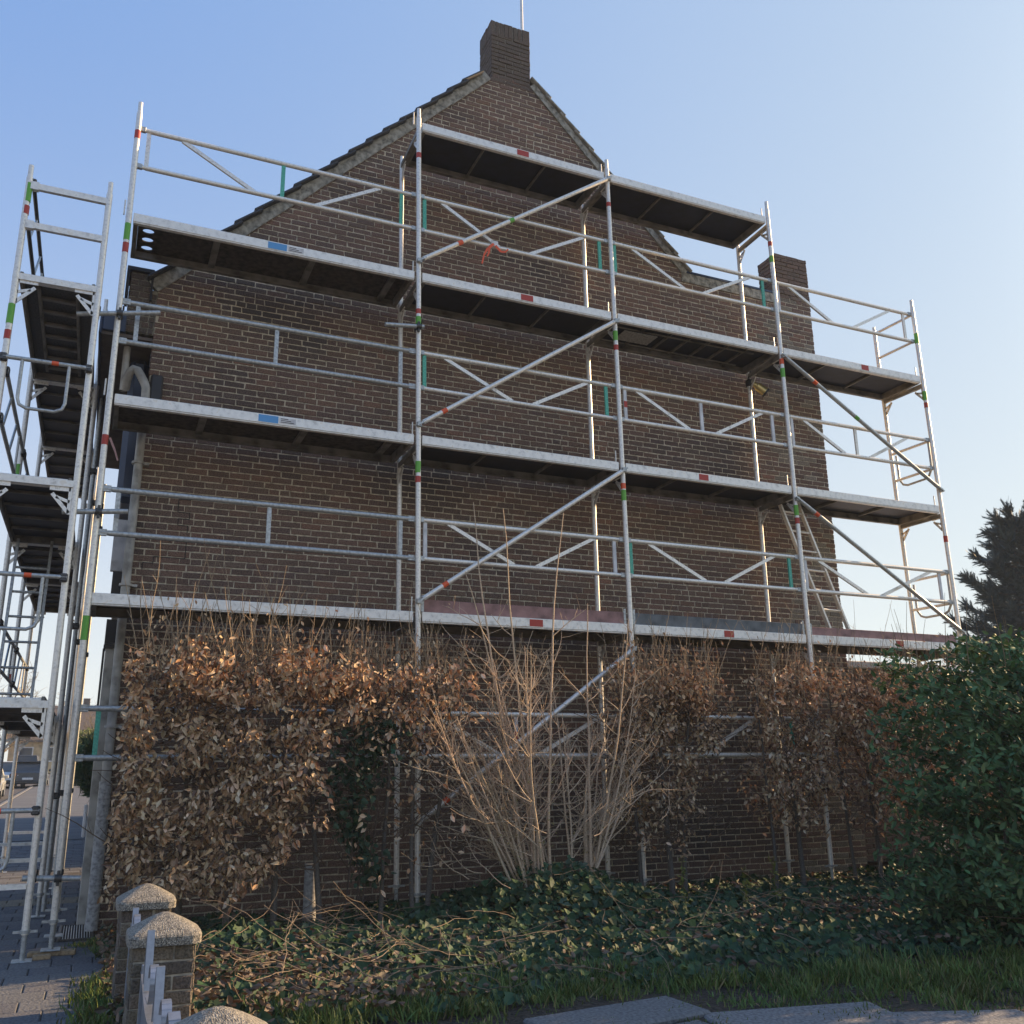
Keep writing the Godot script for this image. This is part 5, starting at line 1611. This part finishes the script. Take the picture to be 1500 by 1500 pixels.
func build_hedges() -> void:
	var nz := noise(1.1, 51)
	var o := thing("beech_hedge", "dense brown leafed beech hedge at the left corner of the gable", "hedge", P(1.2, -1.3, 8.7), "beech hedge along the gable wall")
	var d1 := func(x: float, u: float) -> float:
		var top := 0.96 + .30 * nz.get_noise_2d(x * 2.0, 3.0) - .10 * smoothstep(1.9, 2.4, x) - .12 * smoothstep(.45, .2, x)
		var bot := -1.02 + .65 * smoothstep(1.2, 2.0, x) + .22 * nz.get_noise_2d(x * 2.2, 9.0)
		var v := smoothstep(top + .12, top - .16, u) * smoothstep(bot - .08, bot + .1, u)
		v *= smoothstep(2.02 + .38 * smoothstep(.0, .7, u), 1.60 + .45 * smoothstep(.0, .7, u), x) * smoothstep(.17, .27, x)
		v *= 1.0 - .75 * exp(-pow((x - 1.15) / .42, 2) - pow((u + .52) / .13, 2)) - .5 * exp(-pow((x - 1.75) / .2, 2) - pow((u - .05) / .12, 2))
		return v
	beech_section(o, d1, .16, 2.45, -1.2, 1.2, 8.25, 8.90, 9600, 280, .55)
	hedge_stems(o, [.45, .8, 1.2, 1.6, 2.0], 8.8, .95, 210, .3, 2.3, .35, .95)
	# single leaves low on the right of it, and the thin stretch between it and the bare shrub
	o = thing("beech_hedge", "thin gappy beech with sparse leaves around the scaffold pole left of the bare shrub", "hedge", P(2.85, -1.3, 8.75), "beech hedge along the gable wall")
	var d2 := func(x: float, u: float) -> float:
		var v := smoothstep(1.0, .8, u) * smoothstep(-.1, .8, u) * .55 + .05 * smoothstep(-1.15, -.8, u) * smoothstep(.6, 0, u)
		return v * smoothstep(3.5, 3.1, x) * smoothstep(2.1, 2.3, x) * (.55 + .45 * nz.get_noise_2d(x * 3, u * 3))
	beech_section(o, d2, 2.1, 3.5, -1.15, 1.05, 8.35, 9.0, 1300, 30, .4)
	hedge_stems(o, [2.55, 2.88, 3.05], 8.95, .9, 170, 2.2, 3.4, .3, .8)
	o = thing("beech_hedge", "thin beech clump between the bare shrub and the third bay's open wall", "hedge", P(5.7, -1.3, 9.0), "beech hedge along the gable wall")
	var d3 := func(x: float, u: float) -> float:
		var v := smoothstep(1.15, .85, u) * smoothstep(-1.05, -.2, u) * (.8 if u > 0 else .6)
		var mid := 5.75 + .15 * sin(u * 3)
		return v * exp(-pow((x - mid) / (.58 if u > -.1 else .34), 2)) * (.75 + .5 * nz.get_noise_2d(x * 3, u * 3 + 7))
	beech_section(o, d3, 4.9, 6.6, -1.05, 1.2, 8.7, 9.25, 4200, 40, .5)
	hedge_stems(o, [5.45, 5.75, 5.95], 9.0, .95, 190, 5.1, 6.45, .3, .8)
	o = thing("beech_hedge", "brown beech hedge at the right, beside the green laurel", "hedge", P(8.2, -1.3, 9.0), "beech hedge along the gable wall")
	var d4 := func(x: float, u: float) -> float:
		var top := 1.08 + .12 * nz.get_noise_2d(x * 2.0, 13.0)
		var bot := -.35 + .3 * nz.get_noise_2d(x * 2.2, 19.0) - .25 * exp(-pow((x - 7.4) / .3, 2)) - .3 * smoothstep(8.2, 9.0, x)
		return smoothstep(top + .1, top - .2, u) * smoothstep(bot - .25, bot + .25, u) * smoothstep(6.75, 7.15, x) * (1.0 - .6 * exp(-pow((x - 8.35) / .22, 2) - pow((u + .15) / .25, 2)))
	beech_section(o, d4, 6.75, 10.6, -1.0, 1.25, 8.65, 9.3, 11500, 80, .55)
	hedge_stems(o, [7.15, 7.6, 8.4, 8.75, 9.3], 9.0, 1.0, 190, 6.9, 10.4, .3, .95)
	# ivy climbing through the left hedge
	var iv := thing("climbing_ivy", "dark green ivy climbing through the right end of the left beech hedge", "ivy", P(2.2, -1.2, 8.6))
	var xf: Array = []; var cs: Array = []
	var lm := leaf_mesh(.07, .07, .25, .15, 1)
	for k in 700:
		var u := rng.randf_range(-1.0, .45)
		var x := 2.28 + .12 * sin(u * 5) + rng.randfn() * (.14 if u > -.3 else .07)
		xf.append(Transform3D(basis_towards(Vector3(rng.randfn() * .6, -.6 + rng.randfn() * .4, .5), rng.randf() * TAU, rng.randf_range(.6, 1.1)), P(x, u, 8.5 + rng.randf() * .3) - iv.position))
		cs.append(tint(Color(.035, .062, .036), .35, .1))
	many("foliage", lm, M.leaf, xf, cs, iv)
	var b := MB.new(iv.position)
	for k in 5: shoot(b, P(2.3 + rng.randfn() * .06, -1.25, 8.65), Vector3.UP, 1.5, .008, .004, 9, .15, .1, Color(.12, .09, .07))
	part("stems", b.mesh(), M.bark, iv)

func build_shrub() -> void:
	var o := thing("bare_shrub", "tall bare vase shaped shrub with golden twigs in front of the scaffold", "shrub", P(4.25, -1.25, 8.75))
	var org := o.position
	var col := Color(.68, .52, .36)
	var tw := MB.new(org)
	var stems: Array = []
	for k in 25:
		var right := k % 3 == 0
		var base := P((4.48 if right else 4.08) + rng.randfn() * (.04 if right else .09), -1.36, 8.75 + rng.randfn() * .08)
		var lean := rng.randf_range(-.66, .22) if not right else rng.randf_range(-.25, .72)
		stems.append([base, Vector3(lean, 1.0, rng.randf_range(-.25, .22)), rng.randf_range(1.5, 2.7), .0145])
	# the few that overtop the rest
	for q in [[3.98, -.085, 4.1], [4.05, -.02, 4.0], [4.22, .0, 4.0], [4.02, -.13, 3.4], [4.66, .10, 2.9], [4.66, -.02, 3.0]]:
		stems.append([P(q[0], -1.36, 8.7), Vector3(q[1], 1.0, rng.randf_range(-.06, .06)), q[2], .019])
	stems.append([P(4.62, -1.38, 8.75), Vector3(.10, 1.0, 0), 1.75, .032])
	for s in stems:
		var b := MB.new(org)
		var c := tint(col, .15, .05)
		var pts := shoot(b, s[0], s[1], s[2], s[3], .0040 if s[2] > 2.8 else .0032, 12, .06, .022, c, 6)
		part("stem", b.mesh(), M.bark, o)
		for m in 12:
			var i := 3 + rng.randi() % (9 if s[2] < 2.8 else 6)
			if s[2] >= 2.8 and m > 8: continue
			var p: Vector3 = pts[i]
			var sd: float = signf(s[1].x + rng.randf_range(-.4, .4))
			var l2 := shoot(tw, p, Vector3(sd * rng.randf_range(.3, 1.1), rng.randf_range(.3, 1.3), rng.randf_range(-.6, .6)), rng.randf_range(.25, .85) * (1.0 if i < 9 else .5), .0062, .0022, 6, .15, .06, c)
			for n in 4:
				shoot(tw, l2[1 + rng.randi() % 5], rv() * .9 + Vector3(0, .8, 0), rng.randf_range(.08, .3), .0027, .0016, 3, .22, .05, c * 1.08, 3)
	# low curling side growth
	for k in 34:
		var p := P(4.2 + rng.randfn() * .5, rng.randf_range(-1.15, -.2), 8.6 + rng.randfn() * .15)
		var sd := signf(p.x - 4.2)
		var l2 := shoot(tw, p, Vector3(sd, rng.randf_range(-.1, .8), rng.randf_range(-.4, .5)), rng.randf_range(.4, .95), .0052, .002, 8, .3, .10, col * .9)
		for n in 4: shoot(tw, l2[2 + n], rv() + Vector3(0, .5, 0), .16, .0025, .0014, 3, .2, .05, col * .9, 3)
	part("twigs", tw.mesh(), M.bark, o, Vector3.ZERO, "stuff")
	# buds and the few leaves that hang on
	var xf: Array = []; var cs: Array = []
	var lm := leaf_mesh(.035, .015, .5, .2)
	for k in 160:
		var s: Array = stems[rng.randi() % stems.size()]
		var p: Vector3 = s[0] + s[1].normalized() * s[2] * rng.randf_range(.1, .5) + rv() * .2
		xf.append(Transform3D(basis_towards(rv(), rng.randf() * TAU), p - org)); cs.append(tint(Color(.30, .26, .10), .3))
	many("buds", lm, M.dry_leaf, xf, cs, o)

func ivy_height(x: float, d: float) -> float:
	var h := .06 + .40 * exp(-pow((x - 4.2) / .85, 2) - pow((d - 8.7) / .8, 2)) + .10 * exp(-pow((x - 8.2) / 1.4, 2) - pow((d - 7.6) / .8, 2))
	h += .04 * smoothstep(6.2, 8.5, d) + .10 * exp(-pow((x - 1.2) / .6, 2) - pow((d - 8.0) / .6, 2)) - .10 * exp(-pow((x - 2.1) / .45, 2) - pow((d - 9.6) / .6, 2))
	return h

func build_ivy() -> void:
	var nz := noise(.9, 61); var nz2 := noise(2.3, 62)
	var o := thing("ivy_carpet", "dark glossy ivy covering the garden bed below the gable wall", "ivy", P(4.5, -1.25, 7.5))
	o.remove_meta("category"); o.remove_meta("label")
	o.set_meta("kind", "stuff")
	var org := o.position
	var lm := leaf_mesh(.075, .078, .22, .12, 1)
	var xf: Array = []; var cs: Array = []
	var litx: Array = []; var litc: Array = []
	for k in 60000:
		var d := lerpf(5.35, 10.08, pow(rng.randf(), .8))
		var x := rng.randf_range(.58, minf(11.0, 1.35 * d))
		var bare := smoothstep(2.4, 1.4, x) * smoothstep(8.4, 7.4, d) * .48 + .25 * smoothstep(6.1, 5.6, d)
		bare += .45 * exp(-pow((x - 6.4) / .9, 2) - pow((d - 7.2) / .5, 2))
		bare += nz.get_noise_2d(x, d) * .55 + maxf(0.0, nz2.get_noise_2d(x * 2.2, d * 2.2)) * .8
		var y := garden_y(x, d) + ivy_height(x, d) * (.55 + .6 * rng.randf()) + nz2.get_noise_2d(x, d) * .10
		if rng.randf() > bare * .9 - .12 and xf.size() < 27000:
			var up := Vector3(rng.randfn() * .55, rng.randf_range(-.5, .35), rng.randf_range(.3, 1.0))
			xf.append(Transform3D(facing(Vector3(rng.randfn() * .5, .75 + rng.randfn() * .3, .65 + rng.randfn() * .3), up + Vector3(0, -.3, .3), rng.randf_range(.45, 1.3)), Vector3(x, y, -d) - org))
			var c := tint(Color(.034, .068, .032), .45, .16)
			var w := rng.randf()
			if w < .05: c = Color(.10, .13, .035)
			elif w < .18: c = Color(.065, .098, .066)
			cs.append(c)
		elif litx.size() < 2600:
			litx.append(Transform3D(basis_towards(Vector3(rng.randfn(), rng.randfn() * .3, rng.randfn()), rng.randf() * TAU, rng.randf_range(.45, .85)), Vector3(x, garden_y(x, d) + .05 + rng.randf() * .06 + ivy_height(x, d) * .4, -d) - org))
			litc.append(tint([Color(.13, .095, .065), Color(.10, .072, .05), Color(.17, .13, .09)][rng.randi() % 3], .3, .08))
	many("ivy_leaves", lm, M.leaf, xf, cs, o)
	many("leaf_litter", leaf_mesh(.075, .045, .5, .35), M.dry_leaf, litx, litc, o)
	# fallen twigs and runners
	var b := MB.new(org)
	for k in 210:
		var d := rng.randf_range(5.5, 9.3)
		var x := rng.randf_range(.7, d * 1.2) if k % 2 else rng.randf_range(.7, 2.8)
		shoot(b, Vector3(x, garden_y(x, d) + .08 + ivy_height(x, d) * .8 + rng.randf() * .05, -d), Vector3(rng.randfn(), rng.randf_range(-.1, .35), rng.randfn()), rng.randf_range(.2, .8), .0034, .0015, 7, .26, -.02, tint(Color(.25, .19, .13), .3))
	part("fallen_twigs", b.mesh(), M.bark, o, Vector3.ZERO, "stuff")
	# a few upright yellow green seedlings
	for q in [[5.35, 8.1, .42], [6.35, 8.0, .38], [5.75, 7.7, .3]]:
		var sd := thing("seedling", "upright yellow green seedling in the ivy, " + ["left of the three", "right of the three", "low one between the other two"][[5.35, 6.35, 5.75].find(q[0])], "plant", Vector3(q[0], garden_y(q[0], q[1]) + .1, -q[1]), "seedlings in the ivy")
		b = MB.new()
		var pts := shoot(b, Vector3.ZERO, Vector3.UP, q[2], .005, .002, 6, .08, .1, Color(.15, .16, .06))
		part("stem", b.mesh(), M.bark, sd)
		var lx: Array = []; var lc: Array = []
		for k in 34:
			lx.append(Transform3D(basis_towards(rv() + Vector3(0, .3, .3), rng.randf() * TAU, rng.randf_range(.5, .9)), pts[1 + k % 6] + rv() * .02)); lc.append(tint(Color(.13, .15, .035), .3))
		many("foliage", leaf_mesh(.07, .03, .3, .2), M.leaf, lx, lc, sd)
	# grass along the slabs and by the pavement
	var gb := MB.new()
	var pr: Array = [[0.0, .0045], [.4, .004], [.75, .0026], [1.0, 0.0]]
	for k in 3:
		var a: Array = pr[k]; var e: Array = pr[k + 1]
		var za: float = .35 * a[0] * a[0]; var ze: float = .35 * e[0] * e[0]
		gb.quad(Vector3(-a[1], a[0], za), Vector3(a[1], a[0], za), Vector3(e[1], e[0], ze), Vector3(-e[1], e[0], ze))
	var gm := gb.mesh()
	var gx: Array = []; var gc: Array = []
	var tufts: Array = []
	for k in 120:
		var x := rng.randf_range(1.0, 5.3)
		tufts.append([x, 5.66 - maxf(x - 3.4, 0) * .42 + rng.randfn() * .24, rng.randf_range(.04, .13)])
	for k in 48:
		tufts.append([rng.randf_range(3.9, 6.2), rng.randf_range(4.2, 5.3), rng.randf_range(.04, .11)])
	for k in 90:
		var x := rng.randf_range(1.0, 5.0)
		tufts.append([x, rng.randf_range(4.0, 5.2), rng.randf_range(.02, .05)])
	for k in 34: tufts.append([rng.randf_range(.16, .34), rng.randf_range(6.3, 7.9), rng.randf_range(.05, .12)])
	for k in 10: tufts.append([rng.randf_range(.05, .3), rng.randf_range(8.8, 9.7), rng.randf_range(.03, .07)])
	for t in tufts:
		var c := tint(Color(.098, .140, .040), .35, .15)
		for k in 75:
			var x: float = t[0] + rng.randfn() * .075; var d: float = t[1] + rng.randfn() * .075
			var dir := Vector3(rng.randfn() * .38, 1, rng.randfn() * .38)
			var y := garden_y(x, d) if x > .36 else 0.0
			gx.append(Transform3D(basis_towards(dir, rng.randf() * TAU, 1.0).scaled_local(Vector3(1, t[2] * rng.randf_range(.6, 1.25), t[2])), Vector3(x, y - .005, -d)))
			gc.append(tint(c, .25, .1) if rng.randf() > .08 else Color(.22, .18, .09))
	many("grass", gm, M.leaf, gx, gc, self)
	# dead leaves and weeds at the foot of the hedge, beside the pavement
	var wx: Array = []; var wc: Array = []
	for k in 700:
		var x := .25 + absf(rng.randfn()) * .10; var d := rng.randf_range(6.0, 9.9)
		if x < .36 and rng.randf() < .35: x = .22 + rng.randf() * .1
		wx.append(Transform3D(basis_towards(Vector3(rng.randfn(), rng.randfn() * .4, rng.randfn()), rng.randf() * TAU, rng.randf_range(.5, 1.0)), Vector3(x, .02 + rng.randf() * .10, -d)))
		wc.append(tint([Color(.17, .11, .07), Color(.10, .08, .05), Color(.05, .075, .035)][rng.randi() % 3], .3))
	many("leaf_litter", leaf_mesh(.07, .045, .5, .35), M.dry_leaf, wx, wc, self)

func build_laurel() -> void:
	var o := thing("laurel_bush", "big dark green laurel bush filling the right edge of the picture", "bush", P(6.8, -1.32, 5.5))
	var org := o.position
	var lm := leaf_mesh(.080, .034, .35, .25); var lm2 := leaf_mesh(.064, .030, .3, -.2)
	var nz := noise(1.3, 71, FastNoiseLite.TYPE_SIMPLEX_SMOOTH, 3)
	var lobes := [[8.46, 5.35, 2.6, 1.12, .92], [10.2, 7.7, 1.9, .95, 1.2], [12.7, 12.2, 3.0, .8, .95]]  # second lobe mostly out of view, placed to shade the ivy; third backs gaps
	var xs: Array = [[], []]; var cs: Array = [[], []]
	var b := MB.new(org)
	var front: Array = []
	for kk in 860:
		var k: int = kk
		var lobe: Array = lobes[0 if kk < 620 else 1 if kk < 730 else 2]
		var cx: float = lobe[0]; var cd: float = lobe[1]; var hx: float = lobe[2]; var hd: float = lobe[3]
		# a shoot that starts inside and comes to the surface, leaves along its last part
		var a := rng.randf() * TAU
		var top: float = lobe[4] + .10 * nz.get_noise_1d(a * 3)
		var u := lerpf(-1.25, top, rng.randf())
		var bulge := 1.0 + .07 * nz.get_noise_2d(a * 1.7, u * 2.0) - .05 * smoothstep(.6, .95, u)
		if u < -1.1: bulge *= .97
		var pw := 4.5
		var s := pow(pow(absf(cos(a)), pw) + pow(absf(sin(a)), pw), -1.0 / pw) * bulge
		var tip := P(cx + cos(a) * s * hx, u, cd - sin(a) * s * hd)
		if k % 4 == 0: tip = P(cx + cos(a) * s * hx * rng.randf(), top + rng.randf_range(-.12, .10), cd - sin(a) * s * hd * rng.randf())
		var root := Vector3(lerpf(cx, tip.x, .55), tip.y - rng.randf_range(.25, .6), lerpf(-cd, tip.z, .55))
		var pts: Array = []
		for i in 6: pts.append(root.lerp(tip, i / 5.0) + rv() * .03)
		b.path(pts, .007, .0025, 4, Color(.09, .085, .05))
		var dir := (tip - root).normalized()
		for m in 48:
			var t := rng.randf_range(.12, 1.02)
			var p := root.lerp(tip, t) + rv() * .035
			var y := (dir * .6 + rv() * .9 + Vector3(0, .05, 0)).normalized()
			var tf := Transform3D(facing(Vector3(rng.randfn() * .8, .5 + rng.randfn() * .6, .6 + rng.randfn() * .4) + Vector3(cos(a), 0, sin(a)) * .5, y, rng.randf_range(.65, 1.2)), p - org)
			var c := tint(Color(.072, .136, .058), .38, .14)
			if u > .62 and t > .75 and rng.randf() < .55: c = tint(Color(.115, .15, .04), .3)
			elif rng.randf() < .09: c = Color(.14, .185, .075)
			var i := rng.randi() % 2
			if t > .9 and sin(a) > .1 and front.size() < 270 and p.x < 7.2: front.append([tf, i])
			else:
				xs[i].append(tf); cs[i].append(c)
	# inner leaves, shade put into their darker colour, so that the bush is deep rather than hollow
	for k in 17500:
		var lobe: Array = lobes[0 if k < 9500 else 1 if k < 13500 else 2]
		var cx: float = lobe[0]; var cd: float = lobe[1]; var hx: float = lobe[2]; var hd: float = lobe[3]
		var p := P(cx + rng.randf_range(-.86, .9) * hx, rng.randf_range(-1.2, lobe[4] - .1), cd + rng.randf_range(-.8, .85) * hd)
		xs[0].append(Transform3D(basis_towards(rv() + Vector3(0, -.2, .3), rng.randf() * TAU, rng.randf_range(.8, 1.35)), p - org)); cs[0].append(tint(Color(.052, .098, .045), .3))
	var ms := [lm, lm2]
	var variants: Array = []
	for i in 2:
		for c in [Color(.072, .14, .062), Color(.095, .165, .075), Color(.058, .108, .054), Color(.13, .19, .08)]:
			var src: ArrayMesh = ms[i]
			var a := src.surface_get_arrays(0)
			var cc := PackedColorArray(); cc.resize(a[Mesh.ARRAY_VERTEX].size()); cc.fill(c)
			a[Mesh.ARRAY_COLOR] = cc
			var m := ArrayMesh.new(); m.add_surface_from_arrays(Mesh.PRIMITIVE_TRIANGLES, a)
			variants.append(m)
	for f in front:
		var q := part("leaf", variants[f[1] * 4 + rng.randi() % 4], M.leaf, o)
		q.transform = f[0]
	for i in 6:
		var sb := MB.new(org)
		shoot(sb, P(7.4 + rng.randf_range(-1.2, 1.6), -1.35, 5.4 + rng.randf_range(-.5, .4)), Vector3(rng.randf_range(-.3, .3), 1, rng.randf_range(-.2, .2)), 1.9, .025, .008, 8, .06, .05, Color(.10, .09, .07), 6)
		part("stem", sb.mesh(), M.bark, o)
	# bare tips that stick out of the top
	for k in 26:
		shoot(b, P(rng.randf_range(5.4, 8.4), .7, rng.randf_range(4.9, 6.2)), Vector3(rng.randf_range(-.15, .15), 1, 0), rng.randf_range(.25, .62), .004, .0018, 6, .08, .03, Color(.26, .19, .11))
	part("twigs", b.mesh(), M.bark, o, Vector3.ZERO, "stuff")
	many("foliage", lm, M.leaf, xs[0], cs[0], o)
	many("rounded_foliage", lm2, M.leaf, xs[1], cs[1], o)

func build_conifer() -> void:
	var at := P(33.2, -1.4, 25.0)
	var o := thing("conifer", "tall dark cypress behind the laurel at the right edge", "tree", at)
	var b := MB.new()
	shoot(b, Vector3.ZERO, Vector3.UP, 10.9, .30, .03, 10, .01, .1, Color(.10, .075, .06), 10)
	part("trunk", b.mesh(), M.bark, o)
	var sprig := MB.new()
	for k in 9:
		var t := k / 8.0
		var p := Vector3(0, t * .42, 0)
		for s in [-1.0, 1.0]:
			var e := p + Vector3(s * .15 * (1.0 - t * .6), .13 + .05 * t, .03 * s)
			sprig.flat(p - Vector3(.012, 0, 0), p + Vector3(.02, .05, .01), e)
	var sm := sprig.mesh()
	var xf: Array = []; var cs: Array = []
	var limb := MB.new()
	for k in 120:
		var y := lerpf(.6, 11.0, pow(k / 120.0, .9))
		var a := k * 2.39996
		var R := 4.2 * pow(1.0 - y / 12.3, .62) * rng.randf_range(.55, 1.15)
		if y > 9.5: R *= .8
		var dir := Vector3(cos(a), 0, sin(a))
		var pts: Array = []
		for i in 7:
			var t := i / 6.0
			pts.append(Vector3(0, y, 0) + dir * R * t + Vector3(0, -.45 * t * (1 - t) * R * .5 + .28 * t * t * R, 0))
		limb.path(pts, .05, .012, 4, Color(.11, .08, .06))
		for m in int(34 + R * 44):
			var t := lerpf(.18, 1.0, pow(rng.randf(), .8))
			var i := mini(int(t * 6), 5)
			var p: Vector3 = pts[i].lerp(pts[i + 1], t * 6 - i)
			var out: Vector3 = (pts[i + 1] - pts[i]).normalized()
			xf.append(Transform3D(basis_towards(out * .9 + rv() * .75 + Vector3(0, .1, 0), rng.randf() * TAU, rng.randf_range(.45, 1.0)), p + rv() * .36 * (1.08 - t) + Vector3(0, -rng.randf() * .25 * (1.0 - t * .7), 0)))
			cs.append(tint(Color(.028, .044, .040), .35, .1))
	part("limbs", limb.mesh(), M.bark, o, Vector3.ZERO, "stuff")
	many("crown", sm, M.needle, xf, cs, o)
	# a second, lower one that joins it
	var o2 := o.duplicate()
	o2.name = numbered("conifer")
	add_child(o2)
	o2.position = P(37.4, -1.4, 27.0)
	o2.scale = Vector3(1, .93, 1)
	o2.rotation.y = 1.9
	o2.set_meta("label", "second dark cypress, cut off by the right edge of the picture")

func build_small_things() -> void:
	# work lamp clamped to the inner pole of the fourth frame
	var o := thing("work_lamp", "small brass coloured work lamp clamped to the inner pole near the right corner", "lamp", P(8.13, 5.12, DI - .06))
	var org := o.position
	var b := MB.new(org)
	b.cbox(P(8.05, 5.20, DI + .03), P(8.13, 5.30, DI - .06), .01)
	part("clamp", b.mesh(), M.dark_steel, o)
	b = MB.new(org)
	b.tube(P(8.12, 5.24, DI - .05), P(8.17, 5.19, DI - .08), .03, .045, 14); b.tube(P(8.17, 5.19, DI - .08), P(8.27, 5.10, DI - .12), .062, .068, 16)
	part("housing", b.mesh(), M.brass, o)
	b = MB.new(org)
	b.tube(P(8.27, 5.10, DI - .12), P(8.29, 5.083, DI - .127), .072, .072, 16)
	part("rim", b.mesh(), M.dark_steel, o)
	b = MB.new(org)
	b.path([P(8.06, 5.30, DI - .03), P(8.11, 5.42, DI - .03), P(8.08, 5.55, DI - .02), P(8.12, 5.70, DI - .01)], .009, .009, 6)
	part("cable", b.mesh(), M.rubber, o)
	# knotted orange tape on the mid rail
	o = thing("orange_ribbon", "frayed orange ribbon knotted to the rail under the topmost deck", "ribbon", P(3.86, 6.07, DO + .02))
	org = o.position
	b = MB.new(org)
	b.tube(P(3.83, 6.07, DO + .045), P(3.90, 6.065, DO + .045), .03, .03, 10); b.cbox(P(3.82, 6.05, DO + .02), P(3.91, 6.13, DO - .0), .015)
	part("knot", b.mesh(), M.white, o)
	for q in [[[3.84, 6.07], [3.76, 5.98], [3.72, 5.90], [3.69, 5.77]], [[3.87, 6.06], [3.94, 5.99], [4.00, 6.0], [4.03, 6.04]], [[3.85, 6.08], [3.79, 6.02], [3.78, 5.93], [3.755, 5.88]]]:
		b = MB.new(org)
		for k in 3:
			b.beam(P(q[k][0], q[k][1], DO - .005 * k), P(q[k + 1][0], q[k + 1][1], DO - .005 * (k + 1)), .032 - .006 * k, .003, Vector3.BACK)
		part("tail", b.mesh(), M.orange, o)
	o = thing("red_strap", "short faded red strap hanging from the corner pole by the second deck", "strap", P(-.13, 3.03, DO - .03))
	org = o.position
	b = MB.new(org)
	b.beam(P(-.125, 3.05, DO - .03), P(-.07, 2.93, DO - .03), .02, .004, Vector3.BACK); b.beam(P(-.07, 2.93, DO - .03), P(-.035, 2.83, DO - .032), .016, .004, Vector3.BACK)
	part("strap", b.mesh(), M.pink_ply, o)
